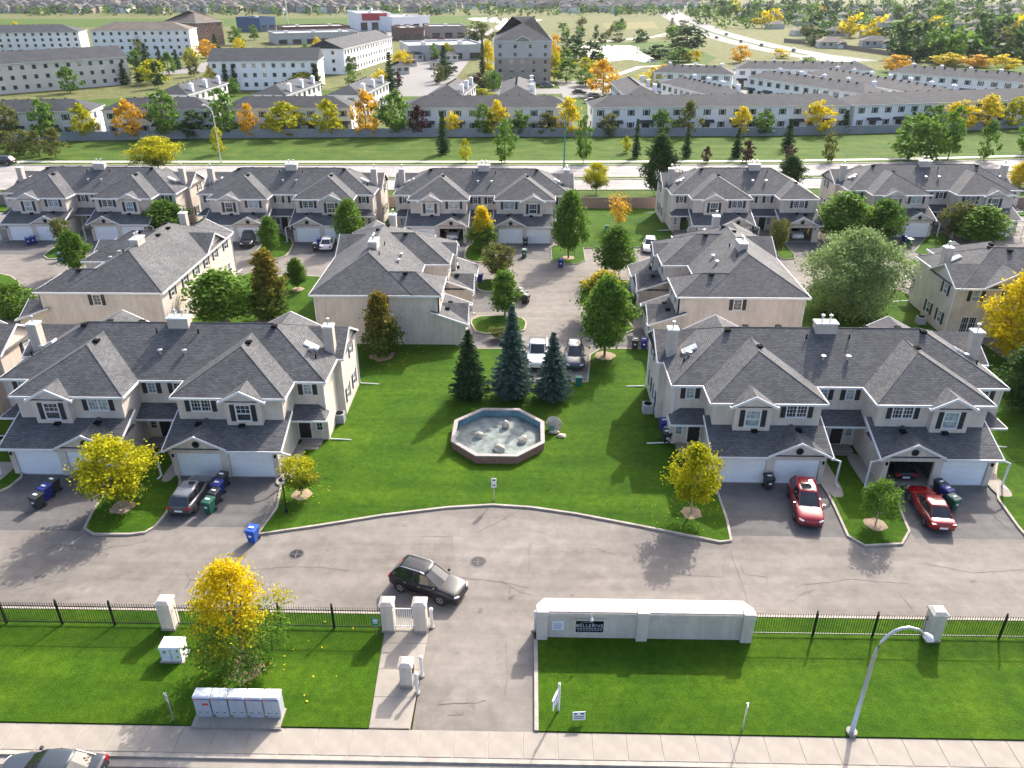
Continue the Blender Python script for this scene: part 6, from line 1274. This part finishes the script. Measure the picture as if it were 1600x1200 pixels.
# the distant tree belt: one uncountable mass
def belt(name, spots, mats, seed):
    rs = np.random.default_rng(seed); Cs, Us, Vs = [], [], []
    for x, y, h, w in spots:
        C, U, V, _ = crown_points(rs, h, w, h * .08, 'round', 7, 6, h * .11, h * .09); o = np.array([x, y, -.1]); Cs.append(C + o); Us.append(U); Vs.append(V)
    o = link(name, quads_mesh(name, np.concatenate(Cs), np.concatenate(Us), np.concatenate(Vs), mats)); o['kind'] = 'stuff'; return o
sp = []
for i in range(900):
    py = rnd.uniform(-7, 25) if i % 3 else rnd.uniform(17, 25); px = rnd.uniform(-60, 1090); x, y = g(px, py); h = rnd.uniform(4, 8); sp.append((x, y, h, h * rnd.uniform(.7, 1.1)))
for i in range(480): py = rnd.uniform(-9, 48); px = rnd.uniform(1080, 1680); x, y = g(px, py); h = rnd.uniform(5, 9); sp.append((x, y, h, h * rnd.uniform(.7, 1.0)))
belt('distant_woods', sp[::2], ['leaf_dark'], 5); belt('distant_woods', sp[1::2], ['leaf_green'], 6)
# the packed suburb along the skyline: too small to pick apart
hb = MB(); hr = random.Random(4)
for i in range(900):
    px, py = hr.uniform(-60, 1090), hr.choice([hr.uniform(-14, 2), hr.uniform(-4, 14), hr.uniform(2, 21)])
    if py > 14 and (690 < px < 880 or px > 990): continue
    x, y = g(px, py); w, d, e = hr.uniform(10, 14), hr.uniform(9, 11), hr.uniform(4.5, 6); c, s_ = (1, 0) if hr.random() < .5 else (0, 1); R = lambda u, v, z: (x + c * u - s_ * v, y + s_ * u + c * v, z); k = hr.choice((0, 0, 1, 2)); a_, b_ = w / 2, d / 2; o = .6; zr = e + d * .28
    hb.add([R(-a_, -b_, -.2), R(a_, -b_, -.2), R(a_, b_, -.2), R(-a_, b_, -.2), R(-a_, -b_, e), R(a_, -b_, e), R(a_, b_, e), R(-a_, b_, e)], [(0, 1, 5, 4), (1, 2, 6, 5), (2, 3, 7, 6), (3, 0, 4, 7)], k)
    hb.add([R(-a_ - o, -b_ - o, e), R(a_ + o, -b_ - o, e), R(a_ + o, b_ + o, e), R(-a_ - o, b_ + o, e), R(-a_ + b_, 0, zr), R(a_ - b_, 0, zr)], [(0, 1, 5, 4), (1, 2, 5), (2, 3, 4, 5), (3, 0, 4)], 3 if hr.random() < .75 else 4)
hb = hb.build('distant_houses', ['siding_grey', 'siding_tan', 'siding_white', 'shingle_far', 'shingle_brown']); hb['kind'] = 'stuff'
mt = thing('radio_mast', 'thin white mast rising from the far field', 'mast', (*g(450, 37), 0)); m = MB(); m.tube([(0, 0, 0), (0, 0, 40)], .45, 6); m.build('pole', 'white_trim', mt)
for i in range(16):
    px, py = rnd.choice([(300, 160), (320, 158), (905, 138), (930, 140), (895, 148), (700, 130), (690, 140), (330, 155)]); break
for i, (px, py, mt_, r) in enumerate(((1205, 0, 0, 0),)): pass
for i, (px, py, mat, rz) in enumerate(((905, 146, 'paint_black', .1), (930, 153, 'paint_black', .3), (925, 160, 'paint_grey', .3), (855, 136, 'paint_grey', 0), (312, 163, 'paint_black', .2), (322, 160, 'paint_steel', .2), (332, 156, 'paint_white', .2), (560, 58, 'paint_white', 0), (575, 62, 'paint_red', 0), (600, 53, 'paint_steel', 0), (700, 58, 'paint_white', 0), (690, 62, 'paint_red', 0), (730, 62, 'paint_white', 0))):
    car('suv' if i % 2 else 'sedan', mat, ['black', 'black', 'grey', 'grey', 'black', 'blue-grey', 'white', 'white', 'red', 'blue-grey', 'white', 'red', 'white'][i] + ' car parked ' + ['in the court behind the fence, nearest the apartment tower', 'in the court by the orange tree', 'in the court closest to the white row end', 'below the grey apartment tower', 'in the lot beside the chimneyed row', 'beside the black car in the chimneyed row lot', 'at the end of the chimneyed row lot', 'before the supermarket with the red sign', 'near the supermarket entrance', 'at the supermarket corner', 'before the tan shop', 'beside the white car before the tan shop', 'at the end of the tan shop'][i], *g(px, py), rz, z=-.07)
# ------------------------------------------------------------------ thin haze over the whole place
hz = MB(); hz.box(-5000, -60, -1.2, 5000, 9000, 60); hz = hz.build('haze', 'white_trim'); hz['kind'] = 'stuff'; hz.data.materials.clear()
m = bpy.data.materials.new('haze'); m.use_nodes = True; nt = m.node_tree; nt.nodes.remove(nt.nodes['Principled BSDF']); pv = nt.nodes.new('ShaderNodeVolumePrincipled'); pv.inputs['Color'].default_value = (.82, .88, .96, 1); pv.inputs['Density'].default_value = .00005; pv.inputs['Anisotropy'].default_value = .2
nt.links.new(pv.outputs[0], nt.nodes['Material Output'].inputs['Volume']); hz.data.materials.append(m)
